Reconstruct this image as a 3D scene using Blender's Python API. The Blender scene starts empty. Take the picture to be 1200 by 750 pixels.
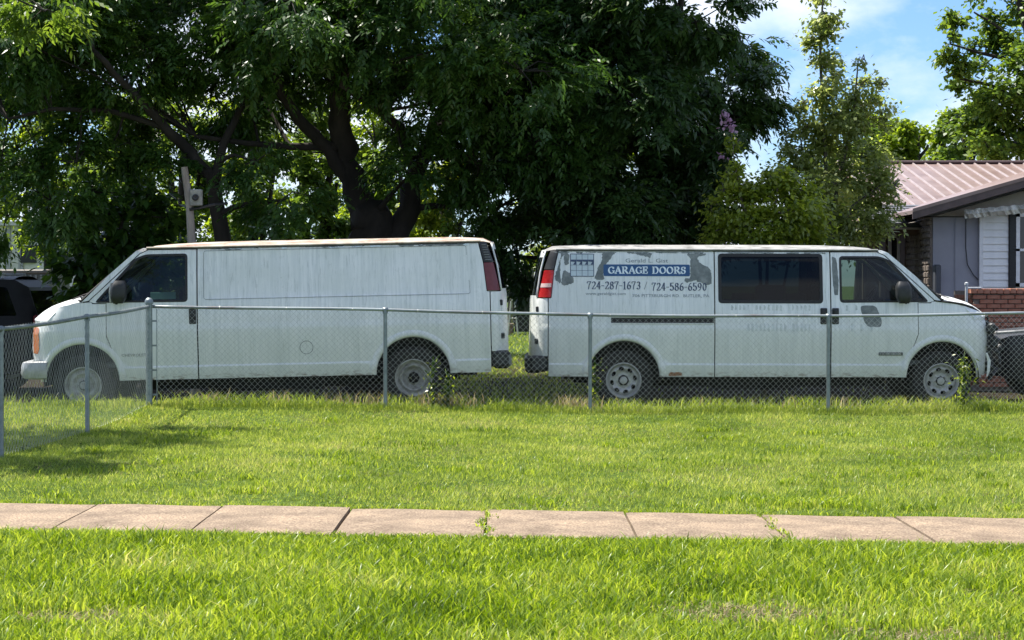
import bpy, bmesh, math, random
import numpy as np
from mathutils import Vector, Matrix
from mathutils.geometry import delaunay_2d_cdt
random.seed(7)
RNG = np.random.default_rng(7)
scene = bpy.context.scene
COL = scene.collection
PI = math.pi

# ------------------------------------------------------------------ camera
FPX, CAMZ, HORY = 2400.0, 1.55, 335.0          # focal length in photo pixels, eye height, horizon row
cam_d = bpy.data.cameras.new('camera')
cam = bpy.data.objects.new('camera', cam_d)
COL.objects.link(cam)
cam.location = (0, 0, CAMZ)
cam_d.sensor_width = 36
cam_d.lens = 36 * FPX / 1200
cam.rotation_euler = (PI / 2 - math.atan((375 - HORY) / FPX), 0, 0)
cam_d.clip_end = 3000
scene.camera = cam

# ------------------------------------------------------------------ light
SUN_DIR = Vector((-0.50, 0.30, 1.10)).normalized()      # towards the sun: behind the vans, to the left
elev = math.asin(SUN_DIR.z)
azim = math.atan2(SUN_DIR.x, SUN_DIR.y)
w = bpy.data.worlds.new('World')
scene.world = w
w.use_nodes = True
wn, wl = w.node_tree.nodes, w.node_tree.links
bg = wn['Background']
sky = wn.new('ShaderNodeTexSky')
sky.sky_type = 'NISHITA'
sky.sun_disc = False
sky.sun_elevation = elev
sky.sun_rotation = azim
sky.air_density = 1.0
sky.dust_density = 0.25
sky.ozone_density = 4.0
tc = wn.new('ShaderNodeTexCoord')
mp = wn.new('ShaderNodeMapping')
mp.inputs['Scale'].default_value = (1.0, 1.0, 1.9)
mp.inputs['Location'].default_value = (0.34, 0.1, 0.0)
cn = wn.new('ShaderNodeTexNoise')
cn.inputs['Scale'].default_value = 6.5
cn.inputs['Detail'].default_value = 9
cn.inputs['Roughness'].default_value = 0.55
cr = wn.new('ShaderNodeValToRGB')
cr.color_ramp.elements[0].position = 0.44
cr.color_ramp.elements[1].position = 0.60
cmix = wn.new('ShaderNodeMixRGB')
cmix.inputs['Color2'].default_value = (5.2, 5.5, 6.0, 1)
wl.new(tc.outputs['Generated'], mp.inputs['Vector'])
wl.new(mp.outputs['Vector'], cn.inputs['Vector'])
wl.new(cn.outputs['Fac'], cr.inputs['Fac'])
cmul = wn.new('ShaderNodeMath'); cmul.operation = 'MULTIPLY'; cmul.inputs[1].default_value = 0.85
wl.new(cr.outputs['Color'], cmul.inputs[0])
wl.new(cmul.outputs[0], cmix.inputs['Fac'])
skt = wn.new('ShaderNodeMixRGB'); skt.blend_type = 'MULTIPLY'; skt.inputs['Fac'].default_value = 1; skt.inputs['Color2'].default_value = (.50, .61, .80, 1)
wl.new(sky.outputs['Color'], skt.inputs['Color1']); wl.new(skt.outputs['Color'], cmix.inputs['Color1'])
wl.new(cmix.outputs['Color'], bg.inputs['Color'])
bg.inputs['Strength'].default_value = 0.105
sun_d = bpy.data.lights.new('sun', 'SUN')
sun_d.energy = 5.0
sun_d.angle = math.radians(0.55)
sun_d.color = (1.0, 0.95, 0.86)
sun = bpy.data.objects.new('sun', sun_d)
COL.objects.link(sun)
sun.rotation_euler = (-SUN_DIR).to_track_quat('-Z', 'Y').to_euler()
scene.view_settings.view_transform = 'Standard'
scene.view_settings.look = 'None'
scene.view_settings.gamma = 1
scene.view_settings.exposure = 1.14
scene.cycles.max_bounces = 8
scene.cycles.transparent_max_bounces = 12

# ------------------------------------------------------------------ helpers
def at(px, py, Y):
    """the point at distance Y that the photograph shows at pixel px, py"""
    return Vector(((px - 600) / FPX * Y, Y, CAMZ - (py - HORY) / FPX * Y))

def sstep(a, b, x):
    t = np.clip((np.asarray(x, float) - a) / (b - a), 0, 1)
    return t * t * (3 - 2 * t)

def fence_y(x):
    return np.interp(x, [-30, -4.13, -1.5, 0.9, 3.8, 30], [22.3, 23.3, 23.75, 24.1, 24.4, 26.5])

def terrain(x, y):
    x = np.asarray(x, float); y = np.asarray(y, float)
    tilt = -0.015 * np.clip(x, -12, 12) * (1 - sstep(24.2, 25.4, y))
    g = np.interp(x, [-12, -4.13, -1.5, 0.9, 3.8, 6, 14], [0.0, .115, .112, .074, .107, .13, .05])
    bump = g * np.exp(-((y - fence_y(x)) / 1.3) ** 2)
    bump = np.where(y > fence_y(x), g * np.exp(-((y - fence_y(x)) / 0.55) ** 2), bump)
    rise = 0.02 * np.clip(y - 29, 0, 55) * sstep(28, 36, y)
    rise = rise + 0.022 * np.clip(y - 32, 0, 40) * sstep(-6, -14, x)
    lump = 0.012 * np.sin(x * 1.7 + 0.6 * np.sin(y * .9)) * np.cos(y * 1.1 + x * .4)
    lump = lump * np.where((y > 12.1) & (y < 14.4), 0.0, 1.0)
    back = np.exp(-(((x + 1.3) / 1.2) ** 2 + ((y - 25.6) / 1.0) ** 2)) * 0.05
    return tilt + bump + rise + lump + back

def gz(x, y):
    return float(terrain(x, y))

def link(o, parent=None):
    COL.objects.link(o)
    if parent is not None:
        o.parent = parent
    return o

def tag(o, label=None, cat=None, group=None, kind=None):
    if label: o['label'] = label
    if cat: o['category'] = cat
    if group: o['group'] = group
    if kind: o['kind'] = kind
    return o

def thing(name, label, cat, loc=(0, 0, 0), group=None, rot=(0, 0, 0)):
    o = bpy.data.objects.new(name, None)
    o.empty_display_size = 0.3
    link(o)
    o.location = loc
    o.rotation_euler = rot
    return tag(o, label, cat, group)

class MB:
    """collects shapes; build() links them as ONE mesh object. Coordinates are those of the parent (or world)."""
    def __init__(s):
        s.v = []; s.f = []
    def add(s, vs, fs):
        n = len(s.v)
        s.v.extend([tuple(p) for p in vs])
        s.f.extend([tuple(i + n for i in f) for f in fs])
        return s
    def box(s, c, size, rz=0, M=None):
        hx, hy, hz = size[0] / 2, size[1] / 2, size[2] / 2
        vs = [Vector((x, y, z)) for x in (-hx, hx) for y in (-hy, hy) for z in (-hz, hz)]
        R = Matrix.Rotation(rz, 3, 'Z') if M is None else M
        vs = [R @ p + Vector(c) for p in vs]
        return s.add(vs, [(0, 1, 3, 2), (4, 6, 7, 5), (0, 4, 5, 1), (2, 3, 7, 6), (0, 2, 6, 4), (1, 5, 7, 3)])
    def bbox(s, c, size, b=0.01, rz=0):
        """box with bevelled edges"""
        hx, hy, hz = [k / 2 for k in size]
        vs = []; R = Matrix.Rotation(rz, 3, 'Z')
        for z, ins in ((-hz, b), (-hz + b, 0), (hz - b, 0), (hz, b)):
            for (sx, sy) in ((-1, -1), (1, -1), (1, 1), (-1, 1)):
                ax, ay = hx - ins, hy - ins
                vs.append(R @ Vector((sx * (ax - b), sy * ay, z)) + Vector(c))
                vs.append(R @ Vector((sx * ax, sy * (ay - b), z)) + Vector(c))
        order = [0, 2, 3, 5, 4, 6, 7, 1]
        order = [0, 2, 3, 5, 4, 6, 7, 1]
        fs = []
        for r in range(3):
            for k in range(8):
                a, bb = order[k], order[(k + 1) % 8]
                fs.append((r * 8 + a, r * 8 + bb, r * 8 + 8 + bb, r * 8 + 8 + a))
        fs.append(tuple(reversed(order)))
        fs.append(tuple(24 + k for k in order))
        return s.add(vs, fs)
    def tube(s, pts, radii, n=8, caps=True, sq=1.0):
        pts = [Vector(p) for p in pts]
        if isinstance(radii, (int, float)): radii = [radii] * len(pts)
        vs = []; fs = []
        up = None
        for i, p in enumerate(pts):
            d = (pts[min(i + 1, len(pts) - 1)] - pts[max(i - 1, 0)])
            if d.length < 1e-9: d = Vector((0, 0, 1))
            d.normalize()
            if up is None:
                up = d.orthogonal().normalized()
            up = (up - d * up.dot(d))
            if up.length < 1e-6: up = d.orthogonal()
            up.normalize()
            side = d.cross(up)
            for k in range(n):
                a = 2 * PI * k / n
                vs.append(p + (up * math.cos(a) + side * math.sin(a) * sq) * radii[i])
        for i in range(len(pts) - 1):
            for k in range(n):
                k2 = (k + 1) % n
                fs.append((i * n + k, i * n + k2, (i + 1) * n + k2, (i + 1) * n + k))
        if caps:
            fs.append(tuple(reversed(range(n))))
            fs.append(tuple((len(pts) - 1) * n + k for k in range(n)))
        return s.add(vs, fs)
    def lathe(s, prof, c=(0, 0, 0), axis='Y', n=32, sgn=1):
        """prof: list of (radius, offset along axis)"""
        vs = []; fs = []; c = Vector(c)
        for r, h in prof:
            for k in range(n):
                a = 2 * PI * k / n
                if axis == 'Y': p = Vector((r * math.cos(a), sgn * h, r * math.sin(a)))
                elif axis == 'Z': p = Vector((r * math.cos(a), r * math.sin(a), h))
                else: p = Vector((sgn * h, r * math.cos(a), r * math.sin(a)))
                vs.append(c + p)
        for i in range(len(prof) - 1):
            for k in range(n):
                k2 = (k + 1) % n
                fs.append((i * n + k, i * n + k2, (i + 1) * n + k2, (i + 1) * n + k))
        return s.add(vs, fs)
    def grid(s, P, close=False):
        """P[i][j] points"""
        ni, nj = len(P), len(P[0])
        vs = [p for row in P for p in row]
        fs = [(i * nj + j, i * nj + j + 1, (i + 1) * nj + j + 1, (i + 1) * nj + j) for i in range(ni - 1) for j in range(nj - 1)]
        return s.add(vs, fs)
    def build(s, name, mat, parent=None, smooth=False, fix=True, angle=None, origin=None):
        me = bpy.data.meshes.new(name)
        vs = s.v
        if origin is not None:
            ox, oy, oz = origin
            vs = [(a - ox, b - oy, c - oz) for a, b, c in vs]
        me.from_pydata(vs, [], s.f)
        if fix:
            bm = bmesh.new(); bm.from_mesh(me)
            bmesh.ops.remove_doubles(bm, verts=bm.verts, dist=1e-5)
            bmesh.ops.recalc_face_normals(bm, faces=bm.faces)
            bm.to_mesh(me); bm.free()
        me.materials.append(mat)
        if smooth:
            me.polygons.foreach_set('use_smooth', [True] * len(me.polygons))
            if angle is not None:
                try: me.set_sharp_from_angle(angle=math.radians(angle))
                except Exception: pass
        me.update()
        o = bpy.data.objects.new(name, me)
        link(o, parent)
        if origin is not None: o.location = origin
        return o

def copy_thing(o, parent=None):
    c = o.copy(); COL.objects.link(c)
    if parent is not None: c.parent = parent
    for ch in list(o.children): copy_thing(ch, c)
    return c

def big_mesh(name, verts, quads=None, tris=None, attr=None, mat=None, parent=None, smooth=False):
    me = bpy.data.meshes.new(name)
    nq = 0 if quads is None else len(quads)
    nt = 0 if tris is None else len(tris)
    me.vertices.add(len(verts))
    me.vertices.foreach_set('co', np.asarray(verts, np.float32).ravel())
    loops = []
    if nq: loops.append(np.asarray(quads, np.int32).ravel())
    if nt: loops.append(np.asarray(tris, np.int32).ravel())
    loops = np.concatenate(loops)
    me.loops.add(len(loops))
    me.loops.foreach_set('vertex_index', loops)
    me.polygons.add(nq + nt)
    starts = np.concatenate([np.arange(nq) * 4, nq * 4 + np.arange(nt) * 3]).astype(np.int32)
    me.polygons.foreach_set('loop_start', starts)
    if attr is not None:
        a = me.attributes.new('tint', 'FLOAT', 'POINT')
        a.data.foreach_set('value', np.asarray(attr, np.float32))
    if mat: me.materials.append(mat)
    me.update(calc_edges=True)
    if smooth: me.polygons.foreach_set('use_smooth', [True] * (nq + nt))
    o = bpy.data.objects.new(name, me)
    return link(o, parent)

# ------------------------------------------------------------------ materials
def new_mat(name):
    m = bpy.data.materials.new(name); m.use_nodes = True
    nt = m.node_tree
    return m, nt.nodes, nt.links, nt.nodes['Principled BSDF']

def ramp(n, stops):
    r = n.new('ShaderNodeValToRGB')
    e = r.color_ramp.elements
    while len(e) > 1: e.remove(e[-1])
    e[0].position = stops[0][0]; e[0].color = (*stops[0][1], 1)
    for p, c in stops[1:]:
        x = e.new(p); x.color = (*c, 1)
    return r

def noisy(name, cols, scale=5, rough=.8, detail=6, stretch=(1, 1, 1), bump=0, bscale=None, metal=0, spec=None, spread=(.3, .7), coord='Object'):
    """a surface whose colour wanders between cols by noise"""
    m, n, l, b = new_mat(name)
    t = n.new('ShaderNodeTexCoord'); mp = n.new('ShaderNodeMapping'); mp.inputs['Scale'].default_value = stretch
    l.new(t.outputs[coord], mp.inputs['Vector'])
    nz = n.new('ShaderNodeTexNoise'); nz.inputs['Scale'].default_value = scale; nz.inputs['Detail'].default_value = detail
    nz.inputs['Roughness'].default_value = .65
    l.new(mp.outputs[0], nz.inputs['Vector'])
    k = len(cols)
    r = ramp(n, [(spread[0] + (spread[1] - spread[0]) * i / max(1, k - 1), c) for i, c in enumerate(cols)])
    l.new(nz.outputs['Fac'], r.inputs['Fac'])
    l.new(r.outputs['Color'], b.inputs['Base Color'])
    b.inputs['Roughness'].default_value = rough
    b.inputs['Metallic'].default_value = metal
    if spec is not None: b.inputs['Specular IOR Level'].default_value = spec
    if bump:
        nb = n.new('ShaderNodeTexNoise'); nb.inputs['Scale'].default_value = bscale or scale * 6; nb.inputs['Detail'].default_value = 5
        l.new(mp.outputs[0], nb.inputs['Vector'])
        bp = n.new('ShaderNodeBump'); bp.inputs['Strength'].default_value = bump; bp.inputs['Distance'].default_value = .02
        l.new(nb.outputs['Fac'], bp.inputs['Height']); l.new(bp.outputs[0], b.inputs['Normal'])
    return m

def leafy(name, dark, mid, light, trans=.4, gloss=.35, pscale=.6, dry=None, sheen=.12):
    """leaf or blade: varies by the random tint of each leaf and by noise over the plant; lets light through"""
    m, n, l, b = new_mat(name)
    a = n.new('ShaderNodeAttribute'); a.attribute_name = 'tint'
    t = n.new('ShaderNodeTexCoord')
    nz = n.new('ShaderNodeTexNoise'); nz.inputs['Scale'].default_value = pscale; nz.inputs['Detail'].default_value = 4
    l.new(t.outputs['Object'], nz.inputs['Vector'])
    ad = n.new('ShaderNodeMath'); ad.operation = 'MULTIPLY_ADD'; ad.inputs[1].default_value = .9; ad.inputs[2].default_value = -.2
    l.new(nz.outputs['Fac'], ad.inputs[0])
    s2 = n.new('ShaderNodeMath'); s2.operation = 'MULTIPLY_ADD'; s2.inputs[1].default_value = .5
    l.new(a.outputs['Fac'], s2.inputs[0]); l.new(ad.outputs[0], s2.inputs[2])
    stops = [(.12, dark), (.45, mid), (.8, light)]
    if dry: stops = [(.02, dark), (.4, mid), (.72, light), (.97, dry)]
    r = ramp(n, stops); l.new(s2.outputs[0], r.inputs['Fac'])
    l.new(r.outputs['Color'], b.inputs['Base Color'])
    b.inputs['Roughness'].default_value = gloss
    b.inputs['Specular IOR Level'].default_value = sheen * 2
    tr = n.new('ShaderNodeBsdfTranslucent')
    hs = n.new('ShaderNodeHueSaturation'); hs.inputs['Hue'].default_value = .48; hs.inputs['Saturation'].default_value = 1.1; hs.inputs['Value'].default_value = 1.7
    l.new(r.outputs['Color'], hs.inputs['Color']); l.new(hs.outputs[0], tr.inputs['Color'])
    mx = n.new('ShaderNodeMixShader'); mx.inputs['Fac'].default_value = trans
    l.new(b.outputs[0], mx.inputs[1]); l.new(tr.outputs[0], mx.inputs[2])
    l.new(mx.outputs[0], n['Material Output'].inputs['Surface'])
    return m

def plain(name, col, rough=.5, metal=0, var=.12, scale=9):
    c2 = tuple(min(1, c * (1 + var)) for c in col); c1 = tuple(c * (1 - var) for c in col)
    return noisy(name, [c1, c2], scale=scale, rough=rough, metal=metal)

def glass_mat(name, tint, trans=.5, rough=.03, refl=.8):
    m, n, l, b = new_mat(name)
    tp = n.new('ShaderNodeBsdfTransparent'); tp.inputs['Color'].default_value = (*tint, 1)
    gl = n.new('ShaderNodeBsdfGlossy'); gl.inputs['Roughness'].default_value = rough; gl.inputs['Color'].default_value = (refl, refl, refl, 1)
    fr = n.new('ShaderNodeFresnel'); fr.inputs['IOR'].default_value = 1.5
    mx = n.new('ShaderNodeMixShader')
    l.new(fr.outputs[0], mx.inputs['Fac']); l.new(tp.outputs[0], mx.inputs[1]); l.new(gl.outputs[0], mx.inputs[2])
    # a film of dust on the pane
    df = n.new('ShaderNodeBsdfDiffuse'); df.inputs['Color'].default_value = (.16, .19, .19, 1)
    nz = n.new('ShaderNodeTexNoise'); nz.inputs['Scale'].default_value = 3; nz.inputs['Detail'].default_value = 5
    t = n.new('ShaderNodeTexCoord'); l.new(t.outputs['Object'], nz.inputs['Vector'])
    ml = n.new('ShaderNodeMath'); ml.operation = 'MULTIPLY'; ml.inputs[1].default_value = 1 - trans
    l.new(nz.outputs['Fac'], ml.inputs[0])
    m2 = n.new('ShaderNodeMixShader'); l.new(ml.outputs[0], m2.inputs['Fac']); l.new(mx.outputs[0], m2.inputs[1]); l.new(df.outputs[0], m2.inputs[2])
    l.new(m2.outputs[0], n['Material Output'].inputs['Surface'])
    return m

def van_paint(name, base=(.82, .83, .82), rust=.0):
    """dull white paint: vertical run-off streaks, a green-grey tone growing towards the bottom, grime specks, a little rust"""
    m, n, l, b = new_mat(name)
    t = n.new('ShaderNodeTexCoord')
    def nz(scale, st, detail=5, rough=.6):
        mp = n.new('ShaderNodeMapping'); mp.inputs['Scale'].default_value = st; l.new(t.outputs['Object'], mp.inputs['Vector'])
        x = n.new('ShaderNodeTexNoise'); x.inputs['Scale'].default_value = scale; x.inputs['Detail'].default_value = detail; x.inputs['Roughness'].default_value = rough
        l.new(mp.outputs[0], x.inputs['Vector']); return x
    def mixc(fac, c1, c2):
        x = n.new('ShaderNodeMixRGB'); l.new(fac, x.inputs['Fac'])
        if isinstance(c1, tuple): x.inputs['Color1'].default_value = (*c1, 1)
        else: l.new(c1, x.inputs['Color1'])
        x.inputs['Color2'].default_value = (*c2, 1)
        return x.outputs['Color']
    def rmp(inp, a, b_, top=1.0):
        r = n.new('ShaderNodeMapRange'); r.inputs['From Min'].default_value = a; r.inputs['From Max'].default_value = b_; r.inputs['To Max'].default_value = top
        l.new(inp, r.inputs['Value']); return r.outputs[0]
    streak = nz(2.2, (9, 1, .35), 6, .7)
    broad = nz(1.6, (1, 1, 1.4), 4)
    speck = nz(38, (1, 1, .8), 4, .7)
    fine = nz(7, (6, 1, .6), 6, .75)
    c = mixc(rmp(streak.outputs['Fac'], .42, .66, .7), base, (.54, .58, .58))
    c = mixc(rmp(broad.outputs['Fac'], .4, .66, .6), c, (.66, .69, .66))
    c = mixc(rmp(fine.outputs['Fac'], .54, .68, .6), c, (.42, .45, .43))
    c = mixc(rmp(speck.outputs['Fac'], .66, .78, .6), c, (.20, .22, .18))
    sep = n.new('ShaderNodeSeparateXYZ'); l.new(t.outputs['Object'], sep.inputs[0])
    low = n.new('ShaderNodeMapRange'); low.inputs['From Min'].default_value = 1.25; low.inputs['From Max'].default_value = .5; low.inputs['To Max'].default_value = .5  # even blend to a duller green-grey towards the bottom
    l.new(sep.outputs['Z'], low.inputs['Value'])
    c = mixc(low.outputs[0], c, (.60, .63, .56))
    # rust under the rain gutter and along the sill
    ru = nz(9, (1, 1, 3), 6, .7)
    def band(z0, z1):
        q = n.new('ShaderNodeMapRange'); q.inputs['From Min'].default_value = z0; q.inputs['From Max'].default_value = z1; l.new(sep.outputs['Z'], q.inputs['Value']); return q.outputs[0]
    mu = n.new('ShaderNodeMath'); mu.operation = 'MULTIPLY'; l.new(band(1.93, 2.02), mu.inputs[0]); l.new(rmp(ru.outputs['Fac'], .45, .6, rust), mu.inputs[1])
    c = mixc(mu.outputs[0], c, (.33, .14, .08))
    mu2 = n.new('ShaderNodeMath'); mu2.operation = 'MULTIPLY'; l.new(band(.50, .43), mu2.inputs[0]); l.new(rmp(ru.outputs['Fac'], .5, .62, .75), mu2.inputs[1])
    c = mixc(mu2.outputs[0], c, (.16, .09, .05))
    l.new(c, b.inputs['Base Color'])
    rr = rmp(broad.outputs['Fac'], .3, .8, .25)
    ad = n.new('ShaderNodeMath'); ad.operation = 'ADD'; ad.inputs[1].default_value = .24; l.new(rr, ad.inputs[0]); l.new(ad.outputs[0], b.inputs['Roughness'])
    b.inputs['Specular IOR Level'].default_value = .45
    bp = n.new('ShaderNodeBump'); bp.inputs['Strength'].default_value = .12; bp.inputs['Distance'].default_value = .01
    big = nz(2.0, (1, 1, 2), 3)
    l.new(big.outputs['Fac'], bp.inputs['Height']); l.new(bp.outputs[0], b.inputs['Normal'])
    return m

M = {}
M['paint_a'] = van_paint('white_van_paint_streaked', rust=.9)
M['paint_b'] = van_paint('white_van_paint_dull', base=(.80, .82, .81), rust=.25)
M['roof_a'] = noisy('rusty_cream_roof_paint', [(.20, .085, .055), (.34, .27, .21), (.46, .42, .36)], scale=3.5, rough=.6, spread=(.33, .6))
M['roof_b'] = noisy('dirty_white_roof_paint', [(.10, .10, .09), (.28, .28, .27), (.42, .42, .41)], scale=4, rough=.55)
M['black_plastic'] = noisy('black_plastic', [(.012, .013, .014), (.03, .032, .034)], scale=12, rough=.5)
M['under'] = noisy('sooty_underbody', [(.008, .008, .008), (.022, .02, .018)], scale=6, rough=.9)
M['rubber'] = noisy('tyre_rubber', [(.014, .014, .014), (.035, .033, .03)], scale=8, rough=.85)
M['seal'] = plain('window_rubber', (.012, .012, .012), .6)
M['glass_clear'] = glass_mat('dusty_side_glass', (.40, .48, .45), trans=.93, refl=.6)
M['glass_tint'] = glass_mat('tinted_side_glass', (.07, .10, .11), trans=.985, refl=.42)
M['interior'] = noisy('grey_interior', [(.05, .055, .06), (.09, .095, .1)], scale=5, rough=.8)
M['seat'] = noisy('grey_seat_cloth', [(.10, .12, .13), (.16, .18, .19)], scale=20, rough=.95)
M['paper'] = plain('pale_green_paper', (.35, .55, .50), .8)
M['amber'] = noisy('amber_lens', [(.45, .10, .02), (.62, .24, .08)], scale=30, rough=.25)
M['red_lens'] = noisy('red_lens', [(.34, .012, .015), (.45, .03, .03)], scale=25, rough=.2)
M['red_dull'] = noisy('faded_red_lens', [(.10, .008, .012), (.16, .02, .025)], scale=25, rough=.35)
M['clear_lens'] = plain('reversing_lens', (.6, .45, .43), .25)
M['wheel_silver'] = noisy('silver_wheel_paint', [(.30, .30, .29), (.50, .50, .48)], scale=14, rough=.45, metal=.35)
M['wheel_white'] = noisy('grimy_steel_wheel', [(.20, .19, .17), (.48, .48, .45)], scale=12, rough=.6)
M['bumper_grey'] = noisy('scuffed_grey_bumper', [(.28, .29, .30), (.5, .5, .5)], scale=8, rough=.45, metal=.3)
M['primer'] = noisy('bare_grey_primer', [(.10, .12, .12), (.17, .19, .19), (.27, .29, .28)], scale=11, rough=.7)
M['decal_blue'] = plain('blue_decal', (.012, .075, .20), .4, var=.15)
M['decal_navy'] = plain('faded_navy_decal', (.045, .07, .13), .5, var=.3, scale=20)
M['decal_grey'] = plain('weathered_grey_lettering', (.20, .23, .25), .6, var=.3, scale=20)
M['decal_white'] = plain('white_decal', (.72, .80, .85), .45)
M['ghost'] = plain('ghost_lettering', (.55, .59, .57), .6, var=.25, scale=15)
M['galv'] = noisy('galvanised_steel', [(.16, .19, .20), (.30, .34, .35)], scale=9, rough=.45, metal=.65)
M['galv_rail'] = noisy('weathered_fence_rail', [(.16, .09, .07), (.22, .24, .25), (.36, .40, .41)], scale=1.1, stretch=(1, 1, 1), rough=.5, metal=.5, spread=(.32, .6))
M['wire'] = noisy('galvanised_wire', [(.34, .36, .35), (.52, .54, .52)], scale=3, rough=.4, metal=.5)
M['bark'] = noisy('dark_bark', [(.010, .008, .006), (.032, .026, .02)], scale=6, stretch=(1, 1, .25), rough=.95, bump=.8, bscale=14)
M['bark_light'] = noisy('grey_bark', [(.07, .06, .05), (.15, .13, .11)], scale=6, stretch=(1, 1, .3), rough=.95, bump=.6)
# ------------------------------------------------------------------ shells: panels cut from a curved side surface
def in_poly(p, poly):
    x, y = p; c = False; n = len(poly)
    for i in range(n):
        x1, y1 = poly[i]; x2, y2 = poly[(i + 1) % n]
        if (y1 > y) != (y2 > y) and x < (x2 - x1) * (y - y1) / (y2 - y1) + x1: c = not c
    return c

def densify(poly, d, closed=True):
    out = []; n = len(poly)
    for i in range(n if closed else n - 1):
        a = poly[i]; b = poly[(i + 1) % n]
        k = max(1, int(math.ceil(math.dist(a, b) / d)))
        for j in range(k): out.append((a[0] + (b[0] - a[0]) * j / k, a[1] + (b[1] - a[1]) * j / k))
    if not closed: out.append(poly[-1])
    return out

def rounded(poly, r, seg=4):
    out = []; n = len(poly)
    for i in range(n):
        p0 = Vector(poly[i - 1]); p = Vector(poly[i]); p2 = Vector(poly[(i + 1) % n])
        a = (p0 - p); b = (p2 - p); rr = min(r, a.length * .45, b.length * .45)
        a = p + a.normalized() * rr; b = p + b.normalized() * rr
        for k in range(seg + 1):
            t = k / seg
            q = a * (1 - t) ** 2 + p * 2 * t * (1 - t) + b * t * t
            out.append((q.x, q.y))
    return out

class Shell:
    """side surface w = wf(u, z) in van coordinates: u back from the front axle, w outwards, z up; dr = which way u runs along X"""
    def __init__(s, wf, dr, rows=(), fine=None):
        s.wf = wf; s.dr = dr; s.rows = list(rows); s.fine = fine
    def pt(s, u, w, z): return (s.dr * u, -w, z)
    def panel(s, name, mat, parent, outline, holes=(), side=1, d=.09, off=0.0, thick=.02, lines=(), edge_d=.06, smooth=True):
        loops = [densify(outline, edge_d)] + [densify(h, edge_d) for h in holes]
        vs = []; es = []
        for lp in loops:
            n0 = len(vs); vs += [Vector(p) for p in lp]
            es += [(n0 + i, n0 + (i + 1) % len(lp)) for i in range(len(lp))]
        for ln in lines:
            lp = densify(ln, edge_d, closed=False); n0 = len(vs); vs += [Vector(p) for p in lp]
            es += [(n0 + i, n0 + i + 1) for i in range(len(lp) - 1)]
        us = [p[0] for p in outline]; zs = [p[1] for p in outline]
        zr = sorted(set([z for z in s.rows] + list(np.arange(min(zs) + d / 2, max(zs), d))))
        u = min(us)
        uu = []
        while u < max(us):
            uu.append(u); u += (s.fine(u) if s.fine else d)
        for z in zr:
            if not (min(zs) < z < max(zs)): continue
            for u in uu:
                if in_poly((u, z), outline) and not any(in_poly((u, z), h) for h in holes):
                    vs.append(Vector((u + 1e-4 * random.random(), z + 1e-5)))
        V, E, F, *_ = delaunay_2d_cdt(vs, es, [], 0, 1e-5)
        tri = []
        for f in F:
            cx = sum(V[i].x for i in f) / 3; cz = sum(V[i].y for i in f) / 3
            if in_poly((cx, cz), outline) and not any(in_poly((cx, cz), h) for h in holes): tri.append(tuple(f))
        P = [s.pt(p.x, side * (s.wf(p.x, p.y) + off), p.y) for p in V]
        cnt = {}
        for f in tri:
            for a, b in ((f[0], f[1]), (f[1], f[2]), (f[2], f[0])):
                cnt[(min(a, b), max(a, b))] = cnt.get((min(a, b), max(a, b)), 0) + 1
        faces = list(tri)
        if thick:
            n0 = len(P); back = {}
            for (a, b), c in cnt.items():
                if c == 1:
                    for q in (a, b):
                        if q not in back:
                            back[q] = len(P); p = V[q]
                            P.append(s.pt(p.x, side * (s.wf(p.x, p.y) + off - thick), p.y))
                    faces.append((a, b, back[b], back[a]))
        used = set(i for f in faces for i in f); mp = {}; VV = []
        for i in sorted(used): mp[i] = len(VV); VV.append(P[i])
        mb = MB(); mb.add(VV, [tuple(mp[i] for i in f) for f in faces])
        me_o = mb.build(name, mat, parent, smooth=smooth, fix=False)
        bm = bmesh.new(); bm.from_mesh(me_o.data); bmesh.ops.recalc_face_normals(bm, faces=bm.faces)
        # the outer skin must look outwards
        sgn = 0
        for f in list(bm.faces)[:len(tri)]: sgn += f.normal.y * (-side) * f.calc_area()
        if sgn < 0: bmesh.ops.reverse_faces(bm, faces=bm.faces)
        bm.to_mesh(me_o.data); bm.free()
        if smooth:
            try: me_o.data.set_sharp_from_angle(angle=math.radians(32))
            except Exception: pass
        return me_o

def lin(tab, z): return float(np.interp(z, [a for a, b in tab], [b for a, b in tab]))

W_TAB = [(.30, .93), (.42, .985), (.50, 1.0), (.565, 1.003), (.585, .985), (.8, .998), (.99, 1.006), (1.03, 1.004), (1.07, .992), (1.20, .984), (1.36, .962), (1.6, .925), (1.9, .872), (1.96, .858), (2.0, .838)]
UF_TAB = [(.3, -.62), (.47, -.66), (.8, -.70), (1.0, -.69), (1.12, -.665), (1.2, -.60), (1.28, -.50), (1.34, -.42), (1.4, -.40)]
UR_TAB = [(.4, 5.08), (.66, 5.11), (1.36, 5.10), (1.7, 5.04), (2.0, 4.95)]
def van_w(u, z, indent=0):
    W = lin(W_TAB, z)
    if u < -.08 and z < 1.40:
        uf = lin(UF_TAB, z); t = min(.999, (-.08 - u) / (-.08 - uf)); W *= (1 - t ** 3) ** (1 / 3)
    if u > 4.70:
        ur = lin(UR_TAB, z); t = min(.999, (u - 4.70) / (ur - 4.70)); W *= (1 - t ** 3.4) ** (1 / 3.4)
    if indent:
        a = float(sstep(1.47, 1.50, u) * (1 - sstep(4.62, 4.65, u)) * sstep(1.365, 1.395, z) * (1 - sstep(1.90, 1.945, z)))
        W -= .013 * a
    return W
def van_u_front(w, z):
    W = lin(W_TAB, z); uf = lin(UF_TAB, z); t = max(0, 1 - (abs(w) / W) ** 3) ** (1 / 3); return -.08 - t * (-.08 - uf)
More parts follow.
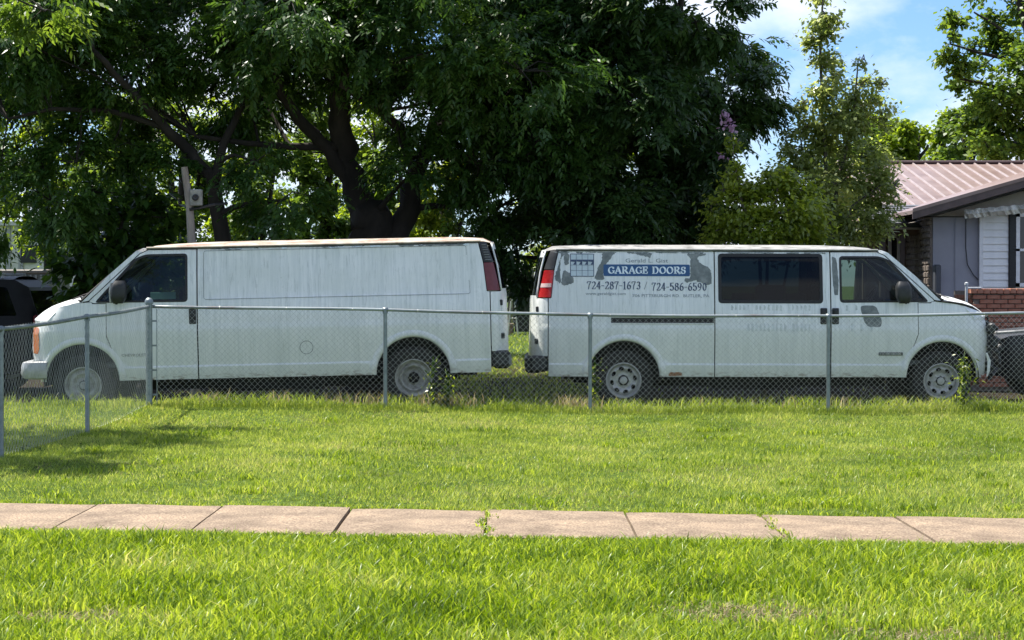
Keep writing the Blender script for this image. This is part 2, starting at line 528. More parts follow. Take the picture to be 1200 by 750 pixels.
def van_u_rear(w, z):
    W = lin(W_TAB, z); ur = lin(UR_TAB, z); t = max(0, 1 - (abs(w) / W) ** 3.4) ** (1 / 3.4); return 4.70 + t * (ur - 4.70)

HOODZ = [(-.72, 1.09), (-.66, 1.14), (-.6, 1.185), (-.52, 1.235), (-.4, 1.29), (-.2, 1.34), (.0, 1.37), (.1, 1.385)]
def arc(uc, zc, r, a0, a1, n):
    return [(uc + r * math.cos(math.radians(a0 + (a1 - a0) * i / n)), zc + r * math.sin(math.radians(a0 + (a1 - a0) * i / n))) for i in range(n + 1)]

# ---- serif lettering drawn as pen strokes, thick verticals and thin horizontals
def _c(cx, cy, rx, ry, a0, a1, n=10):
    return [(cx + rx * math.cos(math.radians(a0 + (a1 - a0) * i / n)), cy + ry * math.sin(math.radians(a0 + (a1 - a0) * i / n))) for i in range(n + 1)]
GLY = {
 'G': (.78, [_c(.42, .5, .34, .48, 50, 310), [(.70, .10), (.70, .42)], [(.56, .42), (.82, .42)], [(.66, .74), (.66, .94)]]),
 'A': (.80, [[(.08, 0), (.40, 1)], [(.40, 1), (.72, 0)], [(.20, .34), (.60, .34)], [(0, 0), (.20, 0)], [(.60, 0), (.84, 0)]]),
 'R': (.80, [[(.18, 0), (.18, 1)], [(.18, 1), (.42, 1)] + _c(.42, .76, .20, .24, 90, -90, 8) + [(.18, .52)], [(.40, .52), (.74, 0)], [(.04, 0), (.32, 0)], [(.04, 1), (.18, 1)], [(.68, 0), (.84, 0)]]),
 'E': (.68, [[(.18, 0), (.18, 1)], [(.04, 1), (.60, 1), (.60, .80)], [(.04, 0), (.62, 0), (.62, .22)], [(.18, .52), (.46, .52)], [(.46, .40), (.46, .64)]]),
 'D': (.84, [[(.18, 0), (.18, 1)], [(.04, 1), (.40, 1)] + _c(.40, .5, .34, .5, 90, -90, 12) + [(.04, 0)]]),
 'O': (.84, [_c(.42, .5, .34, .49, 0, 360, 18)]),
 'S': (.62, [_c(.32, .75, .20, .24, 40, 270, 9) + _c(.32, .26, .22, .26, 90, -140, 9), [(.52, .72), (.52, .94)], [(.08, .04), (.08, .28)]]),
 '0': (.58, [_c(.29, .5, .20, .48, 0, 360, 16)]),
 '1': (.46, [[(.24, 0), (.24, 1)], [(.10, .86), (.24, 1)], [(.10, 0), (.38, 0)]]),
 '2': (.58, [_c(.29, .74, .19, .25, 160, -30, 8) + [(.08, .04)], [(.08, .03), (.50, .03), (.50, .18)]]),
 '3': (.58, [_c(.27, .76, .18, .23, 150, -90, 9), _c(.27, .27, .21, .26, 90, -150, 9)]),
 '4': (.58, [[(.38, 0), (.38, 1)], [(.38, 1), (.04, .30)], [(.04, .30), (.54, .30)]]),
 '5': (.58, [[(.14, 1), (.50, 1)], [(.14, 1), (.12, .56)], _c(.27, .32, .22, .31, 130, -150, 10)]),
 '6': (.58, [_c(.30, .29, .20, .28, 0, 360, 14), [(.10, .3), (.14, .62), (.26, .88), (.44, 1)]]),
 '7': (.58, [[(.06, .82), (.06, 1), (.52, 1)], [(.52, 1), (.30, .5), (.22, 0)]]),
 '8': (.58, [_c(.29, .76, .17, .22, 0, 360, 14), _c(.29, .27, .21, .27, 0, 360, 14)]),
 '9': (.58, [_c(.28, .70, .20, .28, 0, 360, 14), [(.48, .7), (.44, .36), (.32, .12), (.14, 0)]]),
 '-': (.42, [[(.05, .45), (.37, .45)]]),
 '/': (.60, [[(.12, 0), (.44, 1)]]),
 ' ': (.40, []),
}
def strokes(text, x0, x1, z0, h, vw, hw, map_pt):
    tot = sum(GLY[c][0] + .08 for c in text) - .08
    k = (x1 - x0) / tot; mb = MB(); x = x0
    for c in text:
        adv, st = GLY[c]
        for ln in st:
            P = [(x + p[0] * k, z0 + p[1] * h) for p in ln]
            n = len(P); L = []; R_ = []
            for i, p in enumerate(P):
                a = P[max(0, i - 1)]; b = P[min(n - 1, i + 1)]
                dx, dz = b[0] - a[0], b[1] - a[1]; q = math.hypot(dx, dz) or 1; dx /= q; dz /= q
                wd = (vw * abs(dz) + hw * abs(dx)) / 2 * (1.0 if dz * dx <= 0 or abs(dx) < .15 else .62)
                ex = hw * .5 * ((i == n - 1) - (i == 0))
                L.append((p[0] - dz * wd + dx * ex, p[1] + dx * wd + dz * ex)); R_.append((p[0] + dz * wd + dx * ex, p[1] - dx * wd + dz * ex))
            for i in range(n - 1):
                mb.add([map_pt(*L[i]), map_pt(*L[i + 1]), map_pt(*R_[i + 1]), map_pt(*R_[i])], [(0, 1, 2, 3)])
        x += (adv + .08) * k
    return mb

def font_mesh(text, x0, x1, z0, h, map_pt, mat, name, parent):
    cu = bpy.data.curves.new('lettering', 'FONT'); cu.body = text; cu.resolution_u = 2
    o = bpy.data.objects.new('lettering', cu); COL.objects.link(o)
    bpy.context.view_layer.update()
    me = o.to_mesh(); vs = [tuple(v.co) for v in me.vertices]; fs = [tuple(p.vertices) for p in me.polygons]
    o.to_mesh_clear(); bpy.data.objects.remove(o)
    if not vs: return None
    xa = min(v[0] for v in vs); xb = max(v[0] for v in vs); zb = max(v[1] for v in vs)
    mb = MB(); mb.add([map_pt(x0 + (v[0] - xa) / (xb - xa) * (x1 - x0), z0 + v[1] / zb * h) for v in vs], fs)
    o = mb.build(name, mat, parent, fix=False); o['kind'] = 'stuff'; return o

def blob_poly(pts, jit, seed, d=.04):
    r = random.Random(seed); P = densify(rounded(pts, .05, 3), d)
    return [(x + r.uniform(-jit, jit), z + r.uniform(-jit, jit)) for x, z in P]

def make_wheel(root, u, side, dr, kind, mat, tc=.37):
    """tyre with shoulder and tread, steel rim with a dished disc; the face looks outwards"""
    wc = .83
    c = (dr * u, -side * wc, tc); sg = -side
    R = .368
    mb = MB()
    prof = [(.20, .07), (.215, .105), (.25, .118), (.30, .122), (.335, .112), (.358, .095), (R, .07), (R + .002, .02), (R + .002, -.02), (R, -.07), (.35, -.1), (.28, -.12), (.20, -.1)]
    mb.lathe(prof, c, 'Y', 40, sg)
    # tread blocks
    for k in range(40):
        a = 2 * PI * k / 40; q = Vector((math.cos(a), 0, math.sin(a)))
        T = Matrix.Rotation(-a, 3, 'Y')
        for hh in (-.06, 0.0, .06):
            mb.box(Vector(c) + q * (R - .001) + Vector((0, hh, 0)), (.008, .045, .035), M=T)
    tyre = mb.build('tyre', M['rubber'], root, smooth=True, angle=35)
    rim = MB()
    if kind == 'slots':
        rim.lathe([(.198, .02), (.205, .085), (.222, .108), (.214, .112), (.204, .104), (.196, .085), (.188, .065)], c, 'Y', 40, sg)
        # disc with eight oval holes, cut out of a triangulated plate
        outer = _c(0, 0, .190, .190, 0, 360, 40)[:-1]
        holes = []
        for k in range(8):
            a = 2 * PI * k / 8 + .2; ca, sa = math.cos(a), math.sin(a)
            hp = _c(0, 0, .024, .034, 0, 360, 12)[:-1]
            holes.append([(ca * (.145 + x) - sa * y, sa * (.145 + x) + ca * y) for x, y in hp])
        vs = []; es = []
        for lp in [outer] + holes:
            n0 = len(vs); vs += [Vector(p) for p in lp]; es += [(n0 + i, n0 + (i + 1) % len(lp)) for i in range(len(lp))]
        for rr, nn in ((.16, 30), (.115, 24), (.105, 24), (.08, 20), (.05, 14)):
            for p in _c(0, 0, rr, rr, 0, 360, nn)[:-1]:
                if not any(in_poly(p, h) for h in holes): vs.append(Vector(p))
        vs.append(Vector((0.001, 0)))
        V, E, F, *_ = delaunay_2d_cdt(vs, es, [], 0, 1e-6)
        def dish(r): return float(np.interp(r, [0, .05, .08, .11, .145, .175, .19], [.058, .058, .050, .050, .082, .078, .060]))
        fs = [tuple(f) for f in F if not any(in_poly((sum(V[i].x for i in f) / 3, sum(V[i].y for i in f) / 3), h) for h in holes)]
        rim.add([(c[0] + p.x, c[1] + sg * dish(p.length), c[2] + p.y) for p in V], fs)
        for h in holes:
            n = len(h)
            P1 = [(c[0] + x, c[1] + sg * dish(math.hypot(x, y)), c[2] + y) for x, y in h]; P2 = [(x, y - sg * .02, z) for x, y, z in P1]
            rim.add(P1 + P2, [(i, (i + 1) % n, n + (i + 1) % n, n + i) for i in range(n)])
    else:
        rim.lathe([(.198, .02), (.205, .085), (.226, .112), (.218, .118), (.206, .106), (.198, .085), (.186, .05), (.176, .045), (.166, .07), (.150, .082), (.138, .072), (.130, .045), (.118, .01), (.09, .0), (.07, .02), (0.0005, .02)] if kind == 'ring'
                  else [(.198, .02), (.205, .085), (.222, .108), (.212, .112), (.200, .1), (.19, .06), (.178, .062), (.160, .082), (.14, .085), (.115, .06), (.09, .05), (.07, .06), (0.0005, .06)], c, 'Y', 40, sg)
    r = rim.build('rim', mat, root, smooth=True, angle=40)
    hub = MB()
    hub.lathe([(.048, .04), (.048, .085), (.040, .094), (.0005, .096)], c, 'Y', 20, sg)
    for k in range(8 if kind == 'slots' else 0):
        a = 2 * PI * k / 8; hub.lathe([(.012, .045), (.012, .072), (.0005, .076)], (c[0] + .075 * math.cos(a), c[1], c[2] + .075 * math.sin(a)), 'Y', 6, sg)
    hub.build('hub_cap' if kind == 'slots' else 'hub', mat if kind != 'ring' else M['under'], root, smooth=True, angle=40)
    b = MB(); b.lathe([(.19, -.05), (.0005, -.05)], c, 'Y', 24, sg); b.build('brake_drum', M['under'], root)
    return tyre

def make_van(kind, label, loc, dr, yaw, pitch, front_on=True):
    root = thing('white_van', label, 'van', loc, group='white vans parked back to back', rot=(0, pitch, yaw))
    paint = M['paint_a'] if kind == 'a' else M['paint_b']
    ind = 1 if kind == 'a' else 0
    rows = [.565, .585, .99, 1.03, 1.07, 1.365, 1.395, 1.90, 1.945]
    fine = lambda u: .02 if u < -.4 else (.035 if u > 4.7 else .1)
    S1 = Shell(lambda u, z: van_w(u, z, ind), dr, rows, fine)
    S0 = Shell(lambda u, z: van_w(u, z, 0), dr, rows, fine)
    AR = .462
    for side in (1, -1):
        # fender
        nose = [(van_u_front(.58, z), z) for z in (.70, .8, .9, 1.0, 1.08)]
        fend = [(.296, 1.337), (.296, .95), (.35, .80), (.425, .64)] + [p for p in arc(0, .43, AR + .012, 28, 180, 18)] + [(-.475, .44)] + \
               [(-.60, .44), (-.635, .52), (-.64, .66)] + nose + [(-.60, 1.15), (-.52, 1.215), (-.4, 1.275), (-.2, 1.325), (0, 1.353), (.12, 1.36), (.14, 1.337)]
        S0.panel('fender', paint, root, fend, side=side)
        # front door with its window
        win = rounded([(.19, 1.362), (1.252, 1.352), (1.252, 1.905), (.78, 1.905), (.66, 1.865)], .045)
        door = [(1.372, .42), (1.372, 1.965), (.80, 1.968), (.705, 1.925), (.10, 1.372), (.15, 1.349), (.305, 1.345), (.305, .952), (.36, .80), (.435, .645), (.482, .52), (.49, .42)]
        dh = []
        d_o = S0.panel('front_door', paint, root, door, [win], side=side)
        S0.panel('window_glass', M['glass_clear'], d_o, win, side=side, off=-.016, thick=0)
        S0.panel('window_seal', M['seal'], d_o, rounded([(.16, 1.352), (1.268, 1.340), (1.268, 1.920), (.77, 1.920), (.64, 1.872)], .05), [rounded([(.21, 1.372), (1.24, 1.363), (1.24, 1.893), (.785, 1.893), (.67, 1.853)], .04)], side=side, off=.003, thick=.012)
        # door handle
        hb = MB(); wv = S0.wf(1.32, 1.18)
        def handle(uc):
            h = MB(); wv = S0.wf(uc, 1.18)
            h.bbox((dr * uc, -side * (wv + .006), 1.175), (.085, .02, .20), .009)
            h.bbox((dr * uc, -side * (wv + .025), 1.20), (.055, .02, .10), .009)
            return h
        handle(1.325).build('door_handle', M['black_plastic'], d_o)
        # badge on the lower front door
        if side == 1 and kind == 'b':
            bd = MB(); bd.bbox((dr * .64, -(S0.wf(.64, .71) + .005), .71), (.30, .012, .04), .004); bo = bd.build('badge', plain('dull_dark_badge', (.10, .11, .10), .4), d_o)
            l2 = MB()
            for k, (a, b_) in enumerate([(-.13, .016), (-.04, .05), (.02, .05), (.09, .07)]):
                l2.box((dr * (.64 - a), -(S0.wf(.64, .71) + .0125), .71), (b_, .002, .022))
            l2.build('badge_mark', plain('worn_badge_mark', (.22, .24, .22), .4), bo)['kind'] = 'stuff'
        # A pillar
        S0.panel('windshield_pillar', paint, root, [(.0, 1.365), (.09, 1.378), (.695, 1.932), (.79, 1.975), (1.372, 1.975), (1.372, 1.995), (.74, 1.995), (.66, 1.965), (.33, 1.68)], side=side, thick=.05)
        arch_r = [p for p in arc(3.94, .43, AR + .012, 0, 180, 20)]
        rear_edge = [(4.872, .42), (4.872, 1.385), (4.838, 1.39), (4.80, 1.74), (4.745, 1.985)]
        if kind == 'a':
            q = [(1.388, .42), (3.94 - AR - .012, .42)] + arch_r[::-1] + [(3.94 + AR + .012, .42)] + rear_edge + [(1.388, 1.985)]
            S1.panel('side_panel', paint, root, q, side=side, lines=[[(1.47, 1.38), (4.63, 1.38)], [(1.47, 1.93), (4.63, 1.93)]])
            if side == 1:
                fl = MB(); uc, zc = (357 - 94) / 98.5, .37 + (452 - 6 - 407) / 98.5
                # round seam of the fuel filler disc
                pts = [(uc + .078 * math.cos(a), zc + .078 * math.sin(a)) for a in np.linspace(0, 2 * PI, 25)]
                fl.tube([(dr * u, -(S1.wf(u, z) + .001), z) for u, z in pts], .0035, 5, caps=False)
                fl.build('round_seam', M['primer'], root)
                # groove line of the recessed upper panel
                gl = MB()
                rr = rounded([(1.46, 1.365), (4.64, 1.365), (4.60, 1.945), (1.46, 1.945)], .03)
                pts = densify(rr + [rr[0]], .1, closed=False)
                gl.tube([(dr * u, -(S1.wf(u, z) + .0005), z) for u, z in pts], .0028, 4, caps=False)
                gl.build('panel_crease', M['primer'], root)
        else:
            swin = rounded([(1.49, 1.345), (2.757, 1.345), (2.757, 1.933), (1.49, 1.933)], .04)
            sd = S0.panel('sliding_door' if side == 1 else 'side_door', paint, root, [(1.388, .42), (2.81, .42), (2.81, 1.97), (1.388, 1.97)], [swin], side=side)
            S0.panel('window_glass', M['glass_tint'], sd, swin, side=side, off=-.008, thick=0)
            S0.panel('window_seal', M['seal'], sd, rounded([(1.475, 1.33), (2.772, 1.33), (2.772, 1.948), (1.475, 1.948)], .05), [rounded([(1.515, 1.37), (2.732, 1.37), (2.732, 1.908), (1.515, 1.908)], .03)], side=side, off=.003, thick=.012)
            handle(1.47).build('door_handle', M['black_plastic'], sd)
            S0.panel('roof_rail_strip', paint, root, [(1.388, 1.976), (2.81, 1.976), (2.81, 1.995), (1.388, 1.995)], side=side)
            q = [(2.824, .42), (3.94 - AR - .012, .42)] + arch_r[::-1] + [(3.94 + AR + .012, .42)] + rear_edge + [(2.824, 1.985)]
            sp = S0.panel('rear_side_panel', paint, root, q, side=side)
            # slide track
            if side == 1:
                tr = MB(); us = np.linspace(2.83, 4.10, 12)
                for z0, z1, o1 in ((1.085, 1.150, -.001),):
                    P = [[(dr * u, -(S0.wf(u, z) + .002), z) for z in (z0, z1)] for u in us]; tr.grid(P)
                tr.build('slide_track', M['seal'], sp, fix=False)
                te = MB()
                te.tube([(dr * u, -(S0.wf(u, 1.155) + .008), 1.157) for u in us], .008, 6); te.tube([(dr * u, -(S0.wf(u, 1.08) + .006), 1.078) for u in us], .006, 6)
                te.build('track_lip', paint, sp)
                cl = MB(); cl.tube([(dr * u, -(S0.wf(u, 1.17) + .001), 1.172) for u in np.linspace(4.11, 4.86, 8)], .004, 4); cl.build('panel_crease', M['primer'], sp)
        # arch lips
        for nm, uc in (('arch_lip', 0.0), ('arch_lip', 3.94)):
            lp = MB(); P = []
            for i in range(37):
                a = math.radians(180 * i / 36); row = []
                for r, o in ((AR - .02, -.02), (AR - .016, .012), (AR + .004, .022), (AR + .045, .015), (AR + .062, .0)):
                    u = uc + r * math.cos(a); z = .42 + r * math.sin(a); row.append((dr * u, -side * (S0.wf(u, z) + o), z))
                P.append(row)
            lp.grid(P); lp.build(nm, paint, root, smooth=True, fix=True)
        # rear corner cap, tail light and trim
        ue = lambda z: van_u_rear(.80, z)
        S0.panel('corner_cap', paint, root, [(4.884, .67), (ue(.67), .67), (ue(1.0), 1.0), (ue(1.36), 1.36), (ue(1.385), 1.385), (4.884, 1.385)], side=side, edge_d=.04)
        tl = S0.panel('tail_light', M['red_lens'] if kind == 'b' else M['red_dull'], root, rounded([(4.846, 1.398), (ue(1.40) - .01, 1.398), (ue(1.735) - .01, 1.735), (4.808, 1.735)], .015), side=side, off=.008, edge_d=.03)
        if kind == 'b':
            S0.panel('reversing_lens', M['clear_lens'], tl, [(4.842, 1.525), (ue(1.52) - .012, 1.52), (ue(1.57) - .012, 1.57), (4.838, 1.575)], side=side, off=.012, edge_d=.03)
        trm = S0.panel('pillar_trim', M['black_plastic'], root, [(4.812, 1.745), (ue(1.745) - .005, 1.745), (ue(1.985) - .005, 1.985), (4.757, 1.985)], side=side, off=.004, edge_d=.03)
        if kind == 'a':
            vt = MB()
            for k in range(7):
                z = 1.77 + k * .03; u0 = 4.83 - (z - 1.77) * .22; u1 = ue(z) - .03
                vt.tube([(dr * (u0 + (u1 - u0) * t), -side * (S0.wf(u0 + (u1 - u0) * t, z) + .012), z) for t in (0, .5, 1)], .007, 4)
            vt.build('vent_slat', plain('grey_vent_slat', (.16, .17, .17), .5), trm)
        # roof gutter
        g = MB(); g.tube([(dr * u, -side * (van_w(u, 1.99) + .010), 1.995) for u in np.linspace(.78, 4.78, 30)], .013, 6)
        g.build('rain_gutter', M['roof_a'] if kind == 'a' else M['roof_b'], root)
        g = MB(); g.tube([(dr * u, -side * (van_w(u, 1.978) + .012), 1.978) for u in np.linspace(.78, 4.75, 30)], .005, 5)
        g.build('gutter_seal', M['seal'], root)
        # mirror
        mr = MB()
        uc, zc, wo = (.47, 1.475, 1.13) if kind == 'a' else (.50, 1.47, 1.12)
        P = []
        for i in range(9):
            a = -PI / 2 + PI * i / 8; row = []
            for k in range(17):
                b_ = 2 * PI * k / 16; e = .6
                cx = math.copysign(abs(math.cos(b_)) ** e, math.cos(b_)); sx = math.copysign(abs(math.sin(b_)) ** e, math.sin(b_)); q = math.cos(a) ** .5 if math.cos(a) > 0 else 0
                row.append((dr * (uc + .05 * math.sin(a) + (.055 * cx) * q - .02), -side * (wo + .10 * sx * q), zc + .135 * (cx * .0) + .135 * math.sin(a)))
            P.append(row)
        P = []
        for i in range(10):
            t = i / 9; z = zc - .135 + .27 * t; q = (1 - abs(2 * t - 1) ** 4) ** .5 if 0 < t < 1 else .55
            q = max(q, .6); row = []
            for k in range(17):
                b_ = 2 * PI * k / 16; cx = math.copysign(abs(math.cos(b_)) ** .6, math.cos(b_)); sx = math.copysign(abs(math.sin(b_)) ** .6, math.sin(b_))
                row.append((dr * (uc + .095 * cx * q + .02 * t), -side * (wo + .085 * sx * q), z))
            P.append(row)
        mr.grid(P); mr.add([p for p in P[0]], [tuple(range(16))]); mr.add([p for p in P[-1]], [tuple(range(16))])
        mm = mr.build('wing_mirror', M['black_plastic'], root, smooth=True, angle=50)
        ar = MB(); ar.tube([(dr * (uc - .05), -side * .96, 1.40), (dr * (uc - .05), -side * 1.06, 1.36), (dr * (uc - .02), -side * wo, 1.345)], .02, 6)
        ar.bbox((dr * (uc - .06), -side * .965, 1.375), (.12, .03, .05), .01)
        ar.build('mirror_arm', M['black_plastic'], mm)
        if kind == 'a':
            ed = MB(); ed.tube([(dr * (uc - .085), -side * (wo + .02), zc - .12), (dr * (uc - .09), -side * (wo + .03), zc), (dr * (uc - .075), -side * (wo + .02), zc + .11)], .013, 6); ed.build('mirror_edge', M['wheel_silver'], mm)
        # wheel wells
        for uc in (0.0, 3.94):
            wl_ = MB(); P = []
            for i in range(19):
                a = math.radians(-8 + 196 * i / 18); P.append([(dr * (uc + (AR + .0) * math.cos(a)), -side * y, .43 + AR * math.sin(a)) for y in (.965, .5)])
            wl_.grid(P); P2 = [p[1] for p in P]; wl_.add(P2, [tuple(range(len(P2)))])
            wl_.build('wheel_well', M['under'], root)
    # wheels
    for side in (1, -1):
        for uc in (0.0, 3.94):
            if kind == 'b': make_wheel(root, uc, side, dr, 'slots', M['wheel_silver'])
            else: make_wheel(root, uc, side, dr, 'ring' if uc > 1 else 'plain', M['wheel_white'])
    # roof, closed over the windshield header
    rf = MB(); P = []
    us = [.72, .76, .84, 1.0, 1.4, 2.0, 2.6, 3.2, 3.8, 4.4, 4.7, 4.82, 4.90, 4.945]
    for u in us:
        row = []; zb = float(np.interp(u, [.72, .8, .95, 4.8, 4.95], [1.965, 1.99, 1.995, 1.995, 1.965])); cr_ = float(np.interp(u, [.72, .84, 1.1, 1.8, 4.5, 4.82, 4.95], [.02, .045, .062, .07, .066, .055, .02]))
        we = van_w(min(u, 4.90), 1.99)
        for k in range(17):
            t = -1 + 2 * k / 16; wv = we * math.sin(t * PI / 2) if False else we * t
            rib = .006 * math.cos(k * PI) if 1.2 < u < 4.6 else 0
            row.append((dr * u, wv, zb + cr_ * (1 - abs(t) ** 2.6) + (rib if 1 < k < 15 else 0)))
        P.append(row)
    rf.grid(P); rf.build('roof', M['roof_a'] if kind == 'a' else M['roof_b'], root, smooth=True)
    # windshield
    ws = MB(); P = []
    for i in range(7):
        t = i / 6; row = []
        for k in range(13):
            s_ = -1 + 2 * k / 12; ub = .0 - .16 * (1 - s_ * s_); ut = .745 - .05 * (1 - s_ * s_)
            wv = (.955 * (1 - t) + .835 * t) * s_
            row.append((dr * (ub + (ut - ub) * t - .03 * math.sin(PI * t)), wv, 1.375 + (1.975 - 1.375) * t))
        P.append(row)
    ws.grid(P); ws.build('windshield', M['glass_clear'], root, smooth=True)
    fr = MB(); fr.tube([(p[0] - dr * .0, p[1], p[2] + .004) for p in P[0]], .018, 6)
    for e in (0, -1): fr.tube([r[e] for r in P], .016, 6)
    fr.tube(P[-1], .014, 6); fr.build('windshield_seal', M['seal'], root)
    for s_ in (-.75, .05):
        wp = MB(); wp.tube([(dr * -.13, s_, 1.40), (dr * .02, s_ + .25, 1.47), (dr * .06, s_ + .5, 1.475)], .009, 5)
        wp.build('wiper', M['seal'], root)
    # hood
    hd = MB(); P = []; lift = .022 if kind == 'b' else .004
    for i in range(15):
        t = i / 14; row = []
        for k in range(25):
            s_ = -1 + 2 * k / 24
            wtop = .935; wv = wtop * s_
            uf = van_u_front(min(abs(wv), .93), 1.12) + .0; u = .02 + (uf - .02) * t - .10 * (1 - s_ * s_) * (1 - t)
            if t == 0: u = .02 - .15 * (1 - s_ * s_)
            z = lin(HOODZ, u if abs(s_) > 2 else .02 + (-.66 - .02) * (t ** 1.0)) + .055 * (1 - abs(s_) ** 3) * (1 - .5 * t) + lift
            row.append((dr * u, wv, z))
        P.append(row)
    hd.grid(P)
    edge = [r[0] for r in P] ; hd.grid([[p, (p[0], p[1] * .99, p[2] - .04)] for p in edge]); edge = [r[-1] for r in P]; hd.grid([[p, (p[0], p[1] * .99, p[2] - .04)] for p in edge])
    edge = P[-1]; hd.grid([[p, (p[0] + dr * .01, p[1], p[2] - .05)] for p in edge])
    hd.build('hood', paint, root, smooth=True, angle=40)
    if kind == 'b':
        for s_ in (1, -1):
            hs = MB(); hs.tube([(dr * u, s_ * (van_w(u, z - .02) + .004), z - .004) for u, z in ((.08, 1.37), (-.1, 1.355), (-.25, 1.33), (-.4, 1.29), (-.5, 1.24), (-.58, 1.18))], [.008, .014, .016, .016, .014, .008], 6); hs.build('hood_gap_strip', M['seal'], root)  # black strip standing in for the shade in the open hood gap
    cw = MB(); cw.grid([[(dr * (.12 - .28 * (1 - s_ * s_)), .93 * s_, 1.352) for s_ in np.linspace(-1, 1, 9)], [(dr * (-.10 - .28 * (1 - s_ * s_)), .93 * s_, 1.335) for s_ in np.linspace(-1, 1, 9)]])
    cw.build('cowl', M['seal'], root)
    # inner fender shelf, dark, under the hood
    sh = MB(); sh.box((dr * -.26, 0, .80), (.62, 1.30, .70)); sh.build('engine_bay', M['under'], root)
    if front_on:
        fa = MB(); P = []
        for z in (.66, .74, .80): P.append([(dr * (van_u_front(wv, z) + 0), wv, z) for wv in np.linspace(-.60, .60, 13)])
        fa.grid(P)
        P = []
        for z in (1.06, 1.10, 1.14): P.append([(dr * (van_u_front(wv, z) + 0), wv, z) for wv in np.linspace(-.60, .60, 13)])
        fa.grid(P)
        fa.build('front_panel', paint, root, smooth=True)
        gr = MB()
        for k in range(8): gr.tube([(dr * (van_u_front(wv, .93) + .02), wv, .82 + k * .032) for wv in np.linspace(-.36, .36, 9)], .008, 4)
        gr.grid([[(dr * (van_u_front(wv, .93) + .05), wv, z) for wv in np.linspace(-.6, .6, 9)] for z in (.80, 1.07)])
        gr.build('grille', M['black_plastic'], root)
        for s_ in (1, -1):
            hl = MB(); hl.grid([[(dr * (van_u_front(s_ * wv, z) + .005), s_ * wv, z) for wv in np.linspace(.37, .66, 7)] for z in (.84, .95, 1.06)]); hl.build('headlight', M['clear_lens'], root, smooth=True)
            S0.panel('marker_light', M['amber'], root, rounded([(-.628, .76), (-.545, .755), (-.525, .83), (-.525, 1.05), (-.545, 1.075), (-.615, 1.075), (-.635, 1.03)], .015), side=s_, off=.010, thick=.02, edge_d=.02)
        bp = MB(); P = []
        for i in range(41):
            a = -PI / 2 + PI * i / 40; e = .32
            cu = abs(math.cos(a)) ** e; sv = math.copysign(abs(math.sin(a)) ** .55, math.sin(a))
            row = []
            for (o, z) in ((0, .455), (.055, .47), (.075, .52), (.075, .60), (.055, .655), (0, .67), (-.06, .67)):
                row.append((dr * (-.42 - (.30 + o) * cu), (.93 + o * .7) * sv, z))
            P.append(row)
        bp.grid(P); bp.build('front_bumper', M['bumper_grey'], root, smooth=True, angle=50)
    else:
        # nose taken apart: core support, radiator and brackets show
        rs = MB(); rs.bbox((dr * -.60, 0, .80), (.07, 1.35, .5), .01); rs.bbox((dr * -.62, .62, .82), (.12, .16, .5), .01); rs.bbox((dr * -.62, -.62, .82), (.12, .16, .5), .01)
        rs.build('radiator_support', M['black_plastic'], root)
        r = random.Random(4)
        for s_ in (1, -1):
            for k in range(9):
                y0 = s_ * r.uniform(.35, .86); z0 = r.uniform(.5, 1.12)
                br = MB(); br.tube([(dr * -.60, y0, z0), (dr * r.uniform(-.74, -.64), y0 + r.uniform(-.08, .08), z0 + r.uniform(-.15, .1)), (dr * r.uniform(-.78, -.66), y0 + r.uniform(-.1, .1), z0 - r.uniform(.05, .25))], r.uniform(.012, .03), 6); br.build('bracket', M['black_plastic'], root)
            br = MB(); br.bbox((dr * -.66, s_ * .76, 1.03), (.08, .14, .12), .02); br.build('bracket', M['black_plastic'], root)
            br = MB(); br.bbox((dr * -.70, s_ * .74, .86), (.08, .12, .14), .02); br.build('bracket', M['black_plastic'], root)
        fl = MB(); fl.tube([(dr * -.56, -.93, .72), (dr * -.60, -.90, .62), (dr * -.585, -.93, .50), (dr * -.56, -.95, .43)], [.02, .035, .03, .008], 6, sq=.4); fl.build('torn_fender_corner', paint, root)
    # rear face
    rr_ = MB(); P = []
    for z in (.66, .9, 1.15, 1.36, 1.42): P.append([(dr * (van_u_rear(wv * lin(W_TAB, z) / .98, z)), wv * lin(W_TAB, z) / .98, z) for wv in np.linspace(-.82, .82, 21)])
    rr_.grid(P)
    P = []
    for z in (1.90, 1.95, 1.99): P.append([(dr * (van_u_rear(wv * lin(W_TAB, z) / .98, z)), wv * lin(W_TAB, z) / .98, z) for wv in np.linspace(-.82, .82, 21)])
    rr_.grid(P)
    rd = rr_.build('rear_doors', paint, root, smooth=True, angle=50)
    gg = MB(); P = []
    for z in (1.42, 1.6, 1.76, 1.90): P.append([(dr * (van_u_rear(wv * lin(W_TAB, z) / .98, z) - .002), wv * lin(W_TAB, z) / .98, z) for wv in np.linspace(-.82, .82, 21)])
    gg.grid(P); gg.build('rear_glass', M['glass_tint'], rd, smooth=True)
    for s_ in (1, -1):
        st = MB(); st.tube([(dr * (van_u_rear(s_ * .83 * lin(W_TAB, z), z) + .004), s_ * .83 * lin(W_TAB, z), z) for z in (1.40, 1.5, 1.6, 1.7, 1.8, 1.9, 1.97)], .012, 6)
        st.build('door_edge', paint, rd, smooth=True)
    for s_ in (1, -1):
        for z in (.85, 1.25, 1.93): hg = MB(); hg.bbox((dr * (van_u_rear(.86, z) + .01), s_ * .86 * lin(W_TAB, z), z), (.05, .03, .07), .008); hg.build('hinge', M['black_plastic'], rd)
    # rear bumper
    rb = MB()
    rb.bbox((dr * (5.06 if kind == 'b' else 5.0), 0, .555), (.20, 1.78, .20), .03)
    for s_ in (1, -1): rb.bbox((dr * 4.995, s_ * .90, .575), (.22, .14, .20), .03)
    rb.build('rear_bumper', M['black_plastic'], root)
